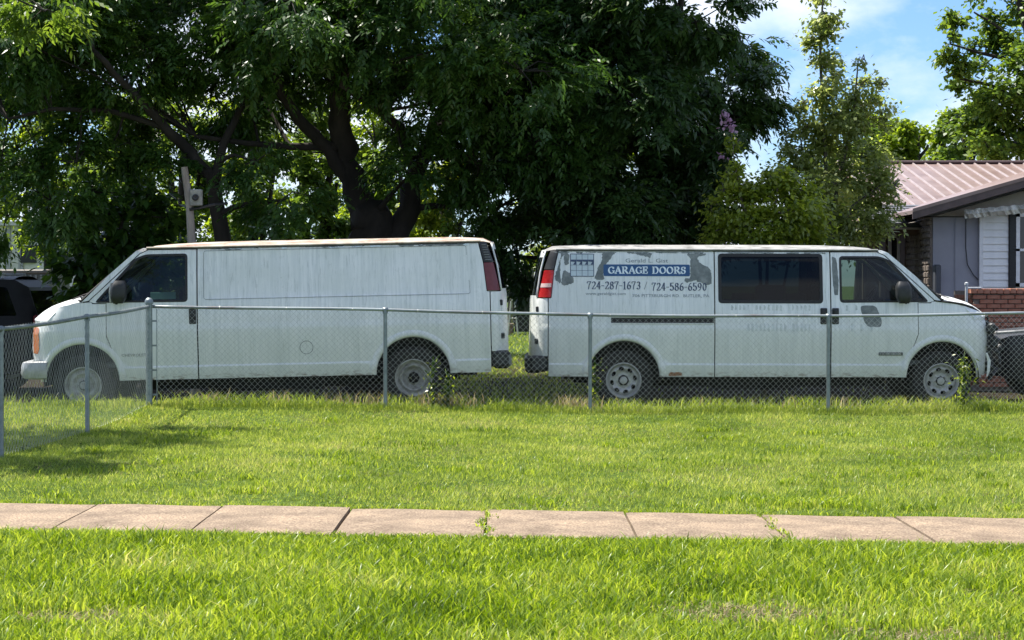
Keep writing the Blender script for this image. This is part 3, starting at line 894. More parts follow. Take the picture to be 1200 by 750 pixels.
    if kind == 'a':
        e = MB(); e.bbox((dr * 5.035, -.86, .56), (.17, .20, .17), .03); e.build('bumper_end_cap', plain('grey_bumper_cap', (.16, .17, .17), .6), root)
    # chassis, floor, exhaust
    ub = MB(); ub.box((dr * 2.2, 0, .46), (5.0, 1.50, .16)); ub.box((dr * 1.97, .45, .36), (2.7, .10, .16)); ub.box((dr * 1.97, -.45, .36), (2.7, .10, .16))
    ub.box((dr * 1.97, 0, .53), (2.75, 1.86, .10)); ub.box((dr * 4.72, 0, .53), (.55, 1.84, .10))
    ub.tube([(dr * 0, -.9, .37), (dr * 0, .9, .37)], .06, 8); ub.tube([(dr * 3.94, -.9, .37), (dr * 3.94, .9, .37)], .07, 8)
    ub.tube([(dr * 1.2, .3, .28), (dr * 3.0, .35, .27), (dr * 3.3, .5, .27), (dr * 4.5, .8, .30)], .04, 8)
    ub.bbox((dr * 2.3, -.5, .36), (1.1, .45, .22), .03)
    ub.build('chassis', M['under'], root)
    # cabin
    cb = MB(); cb.box((dr * .35, 0, 1.20), (.35, 1.75, .26)); cb.box((dr * .62, 0, .60), (.9, 1.8, .05))
    cb.build('dashboard', M['interior'], root)
    for s_ in (1, -1):
        se = MB()
        se.bbox((dr * 1.05, s_ * .48, .95), (.52, .52, .16), .04)
        T = Matrix.Rotation(dr * math.radians(14), 3, 'Y')
        se.add([T @ Vector((x, y, z)) + Vector((dr * 1.26, s_ * .48, 1.0)) for x in (-.06, .06) for y in (-.24, .24) for z in (0, .55)], [(0, 1, 3, 2), (4, 6, 7, 5), (0, 4, 5, 1), (2, 3, 7, 6), (0, 2, 6, 4), (1, 5, 7, 3)])
        se.bbox((dr * 1.40, s_ * .48, 1.66), (.10, .26, .17), .04)
        se.build('seat', M['seat'], root, smooth=False)
    sw = MB(); yd = .48 * (1 if kind == 'b' else -1)
    T = Matrix.Rotation(-dr * math.radians(28), 3, 'Y')
    sw.tube([T @ Vector((0, .19 * math.cos(a), .19 * math.sin(a))) + Vector((dr * .66, yd, 1.36)) for a in np.linspace(0, 2 * PI, 21)], .014, 6)
    sw.tube([(dr * .48, yd, 1.25), (dr * .66, yd, 1.36)], .03, 6); sw.build('steering_wheel', M['black_plastic'], root)
    if kind == 'a':
        pt = MB(); pt.box((dr * 1.50, 0, 1.25), (.03, 1.7, 1.35)); pt.build('cargo_partition', M['interior'], root)
        pa = MB(); pa.bbox((dr * .97, -.90, 1.42), (.30, .012, .085), .003); pa.build('paper_notice', M['paper'], root)
    else:
        pt = MB(); pt.bbox((dr * 2.05, -.35, 1.45), (.36, .30, .22), .03); pt.bbox((dr * 2.0, .3, 1.2), (.9, .5, .5), .02); pt.build('boxed_cargo', plain('pale_box', (.35, .38, .38), .8), root)
    return root, S0, S1

# van facing left: front axle at photo pixel 94
vanA, A0, A1 = make_van('a', 'white windowless cargo van facing left, with rusty roof edge and amber marker light', (0, 0, 0), 1, 0, 0)
pA = at(94, 452, 24.38)
vanA.location = (pA.x, pA.y + .97, pA.z - .37); vanA.rotation_euler = (0, math.radians(-1.25), math.radians(2.0))
vanB, B0, B1 = make_van('b', 'white van facing right, lettered GARAGE DOORS, with sliding door window and missing nose', (0, 0, 0), -1, 0, 0, front_on=False)
pB = at(1104, 447, 25.35)
vanB.location = (pB.x, pB.y + .97, pB.z - .37); vanB.rotation_euler = (0, math.radians(.15), 0)

# ---- lettering and peeled patches on the near side of van B; ux(px), zy(py) give van coordinates
def ux(px): return (1104 - px) / 94.67
def zy(py, px=731): return .37 + (446.8 - py) / 94.67
def mapB(off):
    # x runs to the right in the photograph
    return lambda x, z: (x, -(B0.wf(-x, z) + off), z)
def px_poly(zx, zyy, sc, ox, oy, pts):
    return [(ux(ox + x / sc), zy(oy + y / sc)) for x, y in pts]
Z1 = lambda pts: px_poly(0, 0, 11.43, 640, 285, pts)
Z2 = lambda pts: px_poly(0, 0, 10.72, 735, 285, pts)
dec = thing('lettering_group', None, None) if False else None
panelB = [c for c in vanB.children if c.name.startswith('rear_side_panel')][0]
peel = [Z1([(200, 90), (290, 85), (285, 150), (310, 160), (300, 290), (245, 320), (232, 240), (250, 150), (200, 200), (190, 300), (190, 560), (130, 510), (108, 470), (150, 330), (190, 230)]),
        Z1([(225, 370), (290, 385), (335, 440), (362, 480), (362, 545), (240, 582), (195, 560), (215, 440)]),
        Z1([(745, 130), (930, 128), (870, 190), (820, 280), (775, 330), (760, 420), (782, 490), (720, 505), (640, 490), (670, 420), (690, 330), (735, 260), (750, 190)]),
        Z2([(45, 125), (330, 128), (300, 160), (290, 200), (255, 180), (180, 160)]),
        Z2([(735, 135), (940, 128), (1000, 135), (990, 155), (900, 165), (880, 200), (930, 265), (1040, 320), (1062, 400), (1055, 520), (990, 528), (880, 490), (860, 470), (800, 470), (790, 430), (800, 330), (800, 190)]),
        Z2([(735, 450), (800, 440), (850, 430), (850, 480), (770, 500), (730, 498), (718, 470)])]
for k, pl in enumerate(peel):
    B0.panel('peeled_patch', M['primer'], panelB, blob_poly(pl, .0075, k, .025), off=.0022 + .0001 * k, thick=0, edge_d=.03)
# patch running across the front door, below the window
doorB = [c for c in vanB.children if c.name.startswith('front_door')][0]
dp = [(ux(1007), zy(358)), (ux(1026), zy(358)), (ux(1029), zy(366)), (ux(1033), zy(376)), (ux(1032), zy(383)), (ux(1016), zy(383)), (ux(1012), zy(376))]
B0.panel('peeled_patch', M['primer'], doorB, blob_poly(dp, .004, 9), off=.0022, thick=0, edge_d=.03)
dp = [(ux(975.5), zy(300)), (ux(981), zy(303)), (ux(983), zy(330)), (ux(982), zy(346)), (ux(978), zy(346)), (ux(976), zy(330))]
B0.panel('peeled_patch', M['primer'], doorB, blob_poly(dp, .003, 10), off=.0022, thick=0, edge_d=.03)
# garage door emblem: framed grid of panels with a dark row of panes
em = MB(); mp3 = mapB(.0032)
def rect(mb, m, x0, x1, z0, z1): mb.add([m(x0, z0), m(x1, z0), m(x1, z1), m(x0, z1)], [(0, 1, 2, 3)])
ex0, ex1 = -ux(668.3), -ux(695.6); ez0, ez1 = zy(324.6), zy(298.4)
bgp = MB(); rect(bgp, mapB(.0026), ex0, ex1, ez0, ez1); bgp.build('emblem_field', plain('emblem_pale_field', (.50, .58, .62), .5), panelB)
for i, t in enumerate((0, .25, .5, .75, 1)):
    wd = .009 if i in (0, 4) else .005; x = ex0 + (ex1 - ex0) * t; rect(em, mp3, x - wd / 2, x + wd / 2, ez0, ez1)
for i, t in enumerate((0, .26, .5, .74, 1)):
    wd = .009 if i in (0, 4) else .004; z = ez0 + (ez1 - ez0) * t; rect(em, mapB(.0034), ex0, ex1, z - wd / 2, z + wd / 2)
for k in range(4):
    xa = ex0 + (ex1 - ex0) * k / 4; xw = (ex1 - ex0) / 4; za = ez0 + (ez1 - ez0) * .52; zb = ez0 + (ez1 - ez0) * .74
    m_ = mapB(.0036)
    em.add([m_(xa + xw * .05, zb), m_(xa + xw, zb), m_(xa + xw, za), m_(xa + xw * .45, za), m_(xa + xw * .75, zb - (zb - za) * .45), m_(xa + xw * .05, zb - (zb - za) * .35)], [(0, 1, 2, 3, 4, 5)])
em.build('garage_door_emblem', M['decal_navy'], panelB, fix=False)
bx0, bx1, bz0, bz1 = -ux(707), -ux(808.5), zy(324.3), zy(310.6)
bar = rounded([(-bx0, bz0 + .0), (-bx1, bz0), (-bx1, bz1), (-bx0, bz1)], .02)
B0.panel('name_bar', M['decal_blue'], panelB, bar, off=.0034, thick=0)
strokes('GARAGE DOORS', -ux(712.5), -ux(803.5), bz0 + .033, .082, .021, .009, mapB(.0046)).build('lettering', M['decal_white'], panelB, fix=False)['kind'] = 'stuff'
strokes('724-287-1673', -ux(687.5), -ux(750.5), zy(339.6), .092, .0155, .007, mapB(.0042)).build('lettering', M['decal_navy'], panelB, fix=False)['kind'] = 'stuff'
strokes('/', -ux(753.8), -ux(759.5), zy(339.6), .092, .009, .006, mapB(.0042)).build('lettering', M['decal_grey'], panelB, fix=False)['kind'] = 'stuff'
strokes('724-586-6590', -ux(763.5), -ux(828), zy(341), .092, .0155, .007, mapB(.0042)).build('lettering', M['decal_navy'], panelB, fix=False)['kind'] = 'stuff'
font_mesh('Gerald L. Gist', -ux(733), -ux(783), zy(308.2), .048, mapB(.0040), M['decal_grey'], 'lettering', panelB)
font_mesh('www.geraldgist.com', -ux(686), -ux(733), zy(346.4), .034, mapB(.0040), M['decal_grey'], 'lettering', panelB)
font_mesh('706 PITTSBURGH RD.  BUTLER, PA', -ux(741), -ux(831), zy(348.8), .036, mapB(.0040), M['decal_grey'], 'lettering', panelB)
for pz, x0, x1 in ((295.8, 775, 793), (296.0, 700, 722)):
    b_ = MB(); rect(b_, mapB(.003), -ux(x0), -ux(x1), zy(pz + .8), zy(pz)); b_.build('peeled_line', M['primer'], panelB)
# rust bubble at the sill, and the badge row on van A
rb_ = [(ux(784), zy(437)), (ux(798), zy(436.5)), (ux(800), zy(440.5)), (ux(790), zy(441.5)), (ux(783), zy(441))]
B0.panel('rust_patch', noisy('orange_rust', [(.20, .08, .04), (.42, .24, .15)], scale=30, rough=.9), panelB, blob_poly(rb_, .004, 3), off=.0025, thick=0, edge_d=.02)
doorA = [c for c in vanA.children if c.name.startswith('fender')][0]
# flaking clear coat and bare streaks under the gutter of van A
rk = random.Random(77); sideA = [c for c in vanA.children if c.name.startswith('side_panel')][0]
for k in range(26):
    u0 = rk.uniform(1.45, 4.6); L = rk.uniform(.05, .28); h_ = rk.uniform(.008, .028)
    pl = [(u0, 1.972), (u0 + L, 1.972), (u0 + L * .8, 1.972 - h_), (u0 + L * .5, 1.972 - h_ * .5), (u0 + L * .2, 1.972 - h_ * 1.2)]
    A1.panel('peeled_patch', M['primer'] if k % 3 else M['decal_white'], sideA, blob_poly(pl, .003, 200 + k, .03), off=.002 + .00005 * k, thick=0, edge_d=.03)
sideS = [c for c in vanB.children if c.name.startswith('sliding_door')][0]
for k in range(30):
    u0 = rk.uniform(2.9, 4.7) if k % 2 else rk.uniform(1.42, 2.75); L = rk.uniform(.04, .2); h_ = rk.uniform(.006, .02)
    pl = [(u0, 1.963), (u0 + L, 1.963), (u0 + L * .8, 1.963 - h_), (u0 + L * .5, 1.963 - h_ * .5), (u0 + L * .2, 1.963 - h_ * 1.2)]
    B0.panel('peeled_patch', M['primer'], panelB if k % 2 else sideS, blob_poly(pl, .003, 300 + k, .03), off=.003 + .00005 * k, thick=0, edge_d=.03)
# ghost of removed lettering on the sliding door and front door
for k in range(46):
    row = k % 2; u0 = 2.62 - (k // 2) * .0505 if k < 40 else 1.2 - (k - 40) * .06; z0 = 1.245 if row == 0 else .985; hh = .07 if row == 0 else .10
    if rk.random() < .18: continue
    wd = rk.uniform(.022, .034)
    pl = [(u0, z0), (u0 - wd, z0 + rk.uniform(-.01, .01)), (u0 - wd, z0 + hh * rk.uniform(.7, 1)), (u0 - rk.uniform(0, .01), z0 + hh)]
    B0.panel('ghost_letter', M['ghost'], sideS, blob_poly(pl, .004, 400 + k, .03), off=.0016, thick=0, edge_d=.05)
doorA1 = [c for c in vanA.children if c.name.startswith('front_door')][0]
font_mesh('CHEVROLET', .475, .765, .705, .032, lambda x, z: (x, -(A0.wf(x, z) + .005), z), M['primer'], 'badge_lettering', doorA1)
# ------------------------------------------------------------------ door-gap backing in the vans (dark jambs behind the seams)
for vroot, sh, gaps in ((vanA, A0, (1.38,)), (vanB, B0, (1.38, 2.817))):
    for side in (1, -1):
        for ug in gaps:
            sh.panel('door_jamb', M['seal'], vroot, [(ug - .03, .44), (ug + .03, .44), (ug + .03, 1.97), (ug - .03, 1.97)], side=side, off=-.024, thick=0)

# ------------------------------------------------------------------ ground
def soil_mat():
    m, n, l, b = new_mat('grassy_ground')
    t = n.new('ShaderNodeTexCoord')
    a = n.new('ShaderNodeTexNoise'); a.inputs['Scale'].default_value = 1.1; a.inputs['Detail'].default_value = 8; l.new(t.outputs['Object'], a.inputs['Vector'])
    c = n.new('ShaderNodeTexNoise'); c.inputs['Scale'].default_value = 22; c.inputs['Detail'].default_value = 6; l.new(t.outputs['Object'], c.inputs['Vector'])
    r1 = ramp(n, [(.3, (.045, .085, .015)), (.55, (.09, .14, .025)), (.75, (.14, .15, .05))]); l.new(a.outputs['Fac'], r1.inputs['Fac'])
    r2 = ramp(n, [(.35, (.35, .32, .28)), (.6, (1, 1, 1))]); l.new(c.outputs['Fac'], r2.inputs['Fac'])
    mx = n.new('ShaderNodeMixRGB'); mx.blend_type = 'MULTIPLY'; mx.inputs['Fac'].default_value = 1; l.new(r1.outputs[0], mx.inputs['Color1']); l.new(r2.outputs[0], mx.inputs['Color2'])
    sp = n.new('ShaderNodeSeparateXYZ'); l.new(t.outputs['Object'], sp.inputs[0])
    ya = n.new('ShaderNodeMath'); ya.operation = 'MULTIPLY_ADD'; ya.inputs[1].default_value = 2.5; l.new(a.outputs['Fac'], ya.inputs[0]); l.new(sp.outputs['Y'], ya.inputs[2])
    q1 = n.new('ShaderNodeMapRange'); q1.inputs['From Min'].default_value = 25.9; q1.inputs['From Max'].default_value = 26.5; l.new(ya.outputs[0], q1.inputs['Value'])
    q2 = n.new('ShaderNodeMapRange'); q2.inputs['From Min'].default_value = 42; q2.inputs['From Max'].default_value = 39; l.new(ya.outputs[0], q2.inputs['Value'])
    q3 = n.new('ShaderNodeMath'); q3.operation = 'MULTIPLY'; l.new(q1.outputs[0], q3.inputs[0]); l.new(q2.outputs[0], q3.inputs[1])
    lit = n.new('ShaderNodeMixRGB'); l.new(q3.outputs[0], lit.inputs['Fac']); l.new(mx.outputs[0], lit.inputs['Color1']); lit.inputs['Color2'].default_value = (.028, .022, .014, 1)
    l.new(lit.outputs[0], b.inputs['Base Color']); b.inputs['Roughness'].default_value = 1; b.inputs['Specular IOR Level'].default_value = .1
    bp = n.new('ShaderNodeBump'); bp.inputs['Strength'].default_value = .8; bp.inputs['Distance'].default_value = .04; l.new(c.outputs['Fac'], bp.inputs['Height']); l.new(bp.outputs[0], b.inputs['Normal'])
    return m
xs = np.unique(np.concatenate([np.linspace(-900, -40, 14), np.arange(-40, -14, 2.), np.arange(-14, 14, .4), np.arange(14, 40, 2.), np.linspace(40, 900, 14)]))
ys = np.unique(np.concatenate([np.linspace(-60, 4, 8), np.arange(4, 12, .5), np.arange(12, 30, .2), np.arange(30, 90, 1.5), np.linspace(90, 1500, 16)]))
XX, YY = np.meshgrid(xs, ys, indexing='ij')
ZZ = terrain(XX, YY) - .004
SW0, SW1 = 12.46, 14.02
inner = (YY > SW0 + .02) & (YY < SW1 - .02)
ZZ = np.where(inner, ZZ - .06, ZZ)
V = np.stack([XX, YY, ZZ], -1).reshape(-1, 3)
ny = len(ys)
I, J = np.meshgrid(np.arange(len(xs) - 1), np.arange(ny - 1), indexing='ij')
Q = np.stack([I * ny + J, (I + 1) * ny + J, (I + 1) * ny + J + 1, I * ny + J + 1], -1).reshape(-1, 4)
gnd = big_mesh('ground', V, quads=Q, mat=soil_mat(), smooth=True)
tag(gnd, 'lawn soil and turf running from the sidewalk back under the trees', None, kind='structure')

# ------------------------------------------------------------------ sidewalk, slab by slab
def concrete():
    m, n, l, b = new_mat('pinkish_aggregate_concrete')
    t = n.new('ShaderNodeTexCoord')
    f = n.new('ShaderNodeTexNoise'); f.inputs['Scale'].default_value = 75; f.inputs['Detail'].default_value = 4; l.new(t.outputs['Object'], f.inputs['Vector'])
    g = n.new('ShaderNodeTexNoise'); g.inputs['Scale'].default_value = 2.2; g.inputs['Detail'].default_value = 9; g.inputs['Roughness'].default_value = .7; l.new(t.outputs['Object'], g.inputs['Vector'])
    r1 = ramp(n, [(.3, (.115, .075, .050)), (.5, (.24, .175, .12)), (.7, (.40, .325, .225))]); l.new(f.outputs['Fac'], r1.inputs['Fac'])
    r2 = ramp(n, [(.3, (.42, .38, .34)), (.5, (.85, .83, .80)), (.68, (1.2, 1.17, 1.1))]); l.new(g.outputs['Fac'], r2.inputs['Fac'])
    mx = n.new('ShaderNodeMixRGB'); mx.blend_type = 'MULTIPLY'; mx.inputs['Fac'].default_value = 1; l.new(r1.outputs[0], mx.inputs['Color1']); l.new(r2.outputs[0], mx.inputs['Color2'])
    # cleaner, paler edges where the broom ran
    l.new(mx.outputs[0], b.inputs['Base Color']); b.inputs['Roughness'].default_value = .9
    bp = n.new('ShaderNodeBump'); bp.inputs['Strength'].default_value = .5; bp.inputs['Distance'].default_value = .006; l.new(f.outputs['Fac'], bp.inputs['Height']); l.new(bp.outputs[0], b.inputs['Normal'])
    return m
CONC = concrete()
walk = thing('sidewalk', None, None, (0, 13.4, 0)); walk['kind'] = 'structure'; walk['label'] = 'narrow pinkish concrete sidewalk crossing the lawn'
jx = [-8.3, -7.35, -6.4, -5.5, -4.55, -3.62, -2.84, -1.98, -1.10, -.17, .77, 1.70, 2.62, 3.55, 4.5, 5.45, 6.4, 7.3, 8.2]
rs = random.Random(5)
for i in range(len(jx) - 1):
    xa, xb = jx[i], jx[i + 1]; g_ = .009
    if i == 1: pass
    sk = [rs.uniform(-.01, .01) for _ in range(4)]; dz = rs.uniform(-.006, .006)
    big = {-1.98: 1, }
    nx, ny_ = 10, 8; mb = MB(); P = []
    for a in range(nx + 1):
        row = []
        for c in range(ny_ + 1):
            x = xa + g_ + (xb - xa - 2 * g_) * a / nx; y = SW0 + (SW1 - SW0) * c / ny_
            ed = (a in (0, nx)) or (c in (0, ny_))
            wob = (.012 * math.sin(x * 9 + i) if c in (0, ny_) else 0)
            row.append((x, y + wob, gz(x, 13.4) + .022 + dz - (.010 if ed else 0) + .0015 * math.sin(7 * x + 5 * y)))
        P.append(row)
    mb.grid(P)
    rim = P[0] + [r[-1] for r in P[1:]] + P[-1][::-1][1:] + [r[0] for r in P[::-1][1:]]
    mb.grid([rim, [(p[0], p[1], p[2] - .09) for p in rim]])
    s_ = mb.build('slab', CONC, None, smooth=True, angle=30, origin=((xa + xb) / 2, 13.4, 0)); s_.parent = walk; s_.location = ((xa + xb) / 2, 0, 0)

# ------------------------------------------------------------------ grass
BLADE_F = leafy('lush_lawn_blade', (.030, .065, .008), (.12, .205, .020), (.31, .40, .065), trans=.46, gloss=.36, pscale=.9, dry=(.42, .37, .17))
BLADE_B = leafy('mown_lawn_blade', (.045, .085, .014), (.165, .245, .038), (.35, .42, .10), trans=.44, gloss=.4, pscale=.7, dry=(.40, .36, .16))
DRY = leafy('dry_seed_head', (.16, .13, .06), (.30, .26, .13), (.46, .41, .24), trans=.3, gloss=.8)

def vnoise(x, y, s, seed):
    r = np.random.default_rng(seed); out = np.zeros_like(x)
    for k in range(5):
        f = s * 1.7 ** k; a = r.uniform(0, 2 * PI, 4)
        out += (np.sin(f * (x * math.cos(a[0]) + y * math.sin(a[0])) + a[1]) + np.sin(f * (x * math.cos(a[2]) + y * math.sin(a[2])) + a[3])) / 1.35 ** k
    return out / 4.4

def blades(name, x, y, h, wd, lean, mat, label, tint=None, seg=2, zoff=0.0):
    n = len(x); z = terrain(x, y) - .006 + zoff
    th = RNG.uniform(0, 2 * PI, n); ld = RNG.uniform(0, 2 * PI, n)
    L = lean * RNG.uniform(.3, 1.3, n) * h
    cx, sx = np.cos(th) * wd / 2, np.sin(th) * wd / 2
    lx, ly = np.cos(ld) * L, np.sin(ld) * L
    b = np.stack([x, y, z], -1)
    off = np.stack([cx, sx, np.zeros(n)], -1)
    top = b + np.stack([lx, ly, h], -1)
    tint = RNG.random(n) if tint is None else tint
    if seg == 1:
        V = np.stack([b - off, b + off, top], 1).reshape(-1, 3)
        k = np.arange(n)[:, None] * 3
        T = (k + np.array([[0, 1, 2]])).reshape(-1, 3)
        o = big_mesh(name, V, tris=T, attr=np.repeat(tint, 3), mat=mat)
    else:
        mid = b + np.stack([lx * .3, ly * .3, h * .62], -1)
        top = b + np.stack([lx * 1.15, ly * 1.15, h * .95], -1)
        V = np.stack([b - off, b + off, mid + off * .85, mid - off * .85, top], 1).reshape(-1, 3)
        k = np.arange(n)[:, None] * 5
        o = big_mesh(name, V, quads=(k + np.array([[0, 1, 2, 3]])), tris=(k + np.array([[3, 2, 4]])), attr=np.repeat(tint, 5), mat=mat)
    tag(o, label, None, kind='stuff')
    return o

def wedge(n, y0, y1, margin):
    """random points in the strip of lawn between y0 and y1, a little wider than the view"""
    y = np.sqrt(RNG.uniform(y0 ** 2, y1 ** 2, n)); half = y * .25 + margin
    return RNG.uniform(-1, 1, n) * half, y
# front strip
n = 150000
x, y = wedge(n, 7.9, SW0 + .02, 1.0)
pat = vnoise(x, y * .7, 1.6, 11); fine_ = vnoise(x, y, 6.0, 12)
bare = np.exp(-(((x - 1.15) / .55) ** 2 + ((y - 9.75) / .35) ** 2)) + np.exp(-(((x + 2.0) / .35) ** 2 + ((y - 9.3) / .25) ** 2)) + .8 * np.exp(-(((x - 1.9) / .6) ** 2 + ((y - 9.1) / .3) ** 2)) + .7 * np.exp(-(((x - 2.4) / .4) ** 2 + ((y - 10.4) / .3) ** 2))
keep = RNG.random(n) > (.15 + .72 * np.clip(bare, 0, 1) + .22 * (fine_ < -.35))
x, y, pat, bare = x[keep], y[keep], pat[keep], bare[keep]
h = np.clip(RNG.normal(.066, .022, len(x)) * (1 + .32 * pat), .025, .14) * (1 - .5 * np.clip(bare, 0, 1)) * np.clip((SW0 + .1 - y) / .5, .5, 1)
ti = np.clip(RNG.random(len(x)) ** .8 * .95 + .16 * pat + .2 * (RNG.random(len(x)) < .04) + .45 * np.clip(bare, 0, 1) * RNG.random(len(x)), 0, 1.3)
blades('front_lawn_grass', x, y, h, RNG.uniform(.005, .0125, len(x)), .6, BLADE_F, 'thick bright green grass in front of the sidewalk', ti)
# thatch: flattened dry stalks in the thin places
THATCH = leafy('lawn_thatch', (.10, .085, .04), (.22, .19, .09), (.36, .32, .18), trans=.25, gloss=.8)
n = 9000; cxs = np.array([1.15, -2.0, 1.9, 2.4, -.6, .4, 1.5]); cys = np.array([9.75, 9.3, 9.1, 10.4, 9.1, 10.6, 10.9]); k_ = RNG.integers(0, 7, n)
x2 = cxs[k_] + RNG.normal(0, .33, n); y2 = cys[k_] + RNG.normal(0, .2, n)
blades('dry_thatch', x2, y2, RNG.uniform(.008, .035, n), RNG.uniform(.004, .008, n), 2.2, THATCH, 'dry flattened thatch in the thin spots of the front lawn')
n = 26000; x2, y2 = wedge(n, SW1 + .05, 23.5, .8); v_ = vnoise(x2, y2 * 1.5, 1.6, 44); ok = v_ > .18; x2, y2 = x2[ok], y2[ok]
blades('mown_thatch', x2, y2, RNG.uniform(.01, .035, len(x2)), RNG.uniform(.006, .010, len(x2)), 1.8, THATCH, 'pale dry clippings between the mown grass', seg=1)
# edge tufts hanging over the walk
n = 9000; x = RNG.uniform(-4.6, 4.6, n); y = np.where(RNG.random(n) < .72, SW0 - RNG.random(n) ** 1.5 * .12 + .03 * np.sin(x * 9) + .025, SW1 + RNG.random(n) ** 1.5 * .12 - .02 + .02 * np.sin(x * 7))
blades('walk_edge_grass', x, y, RNG.uniform(.02, .055, n), RNG.uniform(.005, .009, n), .9, BLADE_F, 'longer grass fringing the edges of the sidewalk', seg=2)
# blades in the joints
xx = []; yy = []
for jxx, cnt in ((-.17, 120), (1.70, 90), (-5.5, 20)):
    yj = RNG.uniform(SW0, SW1, cnt); yy.append(yj); xx.append(jxx + RNG.normal(0, .018, cnt) + .03 * np.sin(yj * 8))
x = np.concatenate(xx); y = np.concatenate(yy)
blades('joint_weeds', x, y, RNG.uniform(.015, .04, len(x)) , RNG.uniform(.006, .012, len(x)), 1.2, BLADE_F, 'weeds growing in the joints between sidewalk slabs', zoff=.02)
# back lawn
n = 330000
x, y = wedge(n, SW1 - .02, 24.4, 1.0)
ok = y < fence_y(x) + .25
x, y = x[ok], y[ok]
pat = vnoise(x, y * .6, 1.1, 21); f2 = vnoise(x, y, 4.0, 22)
ok = RNG.random(len(x)) > (.12 + .25 * (f2 < -.3))
x, y, pat, f2 = x[ok], y[ok], pat[ok], f2[ok]
h = np.clip(RNG.normal(.028, .009, len(x)) * (1 + .35 * pat + .35 * f2), .012, .08)
h = np.where(y < SW1 + .5, h * .8, h)
ti = np.clip(RNG.random(len(x)) * .95 + .22 * pat + .16 * f2 + .03 + .25 * (RNG.random(len(x)) < .07), 0, 1.35)
blades('back_lawn_grass', x, y, h, RNG.uniform(.006, .011, len(x)), .8, BLADE_B, 'short sunny grass between the sidewalk and the fence', ti, seg=1)
# taller clumps scattered on the back lawn
cx_ = []; cy_ = []
for k in range(120):
    yc = RNG.uniform(SW1 + .3, 22.5); xc = RNG.uniform(-1, 1) * yc * .25; m_ = int(RNG.uniform(30, 90)); s_ = RNG.uniform(.04, .14)
    cx_.append(RNG.normal(xc, s_ * 1.3, m_)); cy_.append(RNG.normal(yc, s_, m_))
for xc, yc, m_, s_ in ((2.05, 14.75, 500, .13), (2.35, 14.9, 350, .12), (1.75, 14.9, 200, .1)):
    cx_.append(RNG.normal(xc, s_ * 1.3, m_)); cy_.append(RNG.normal(yc, s_, m_))
x = np.concatenate(cx_); y = np.concatenate(cy_); ok = y > SW1 + .05; x, y = x[ok], y[ok]
blades('grass_clumps', x, y, RNG.uniform(.035, .08, len(x)), RNG.uniform(.006, .011, len(x)), .8, BLADE_F, 'taller tufts standing out of the mown lawn', seg=2)
# fringe of tall grass at the fence
n = 26000; x = RNG.uniform(-6.5, 7.2, n); y = fence_y(x) + RNG.normal(.12, .16, n)
wv_ = .55 + .45 * vnoise(x, y * 0, 3.0, 31)
blades('fence_grass', x, y, RNG.uniform(.04, .13, n) * np.clip(wv_ + .3, .4, 1.3), RNG.uniform(.005, .009, n), .5, BLADE_B, 'unmown grass growing up through the fence', seg=2)
# rough grass round the vans
n = 60000; x = RNG.uniform(-8.5, 8.5, n); y = RNG.uniform(24.2, 40, n); y = np.maximum(y, fence_y(x) + .25)
ok = (y < 25.0) | ((np.abs(x - .02 * (y - 24)) < .75 + .02 * y) & (RNG.random(n) < .9)) | (RNG.random(n) < .05); x, y = x[ok], y[ok]
blades('yard_grass', x, y, RNG.uniform(.03, .09, len(x)), RNG.uniform(.008, .014, len(x)), .7, BLADE_B, 'rough grass under and behind the vans', seg=1)
n = 50000; x = RNG.uniform(-16, 10, n); y = RNG.uniform(33, 62, n)
blades('far_yard_grass', x, y, RNG.uniform(.04, .09, n), RNG.uniform(.02, .04, n), .7, BLADE_B, 'sunlit grass far behind the vans', seg=1)
# dry seed heads and weeds along the fence
cx_ = []
for pxs, cnt in ((245, 25), (258, 20), (262, 20), (330, 35), (392, 20), (404, 25), (418, 30), (440, 70), (500, 110), (520, 110), (540, 70), (555, 35), (650, 50), (663, 60), (672, 70), (683, 60), (700, 20), (835, 12), (890, 14), (930, 16), (985, 25), (1000, 22)):
    cx_.append(RNG.normal((pxs - 600) / FPX * 24.1, .09, int(cnt * .55)))
x = np.concatenate(cx_); y = fence_y(x) + RNG.uniform(.08, .3, len(x))
blades('dry_weed_heads', x, y, RNG.uniform(.10, .25, len(x)), RNG.uniform(.009, .02, len(x)), .35, DRY, 'tan seed heads of dead weeds at the foot of the fence', seg=2)
x2 = np.concatenate([RNG.uniform(-6, 7, 2600), RNG.normal(RNG.choice([-3.4, -2.6, -1.2, -.7, .4, 1.3, 2.3, 3.6, 4.6, 5.3], 3400), .22)]); y2 = fence_y(x2) + RNG.uniform(.1, .6, 6000)
blades('tall_fence_weeds', x2, y2, RNG.uniform(.06, .22, 6000), RNG.uniform(.006, .012, 6000), .5, BLADE_B, 'thin tall weeds between the fence and the vans', seg=2)

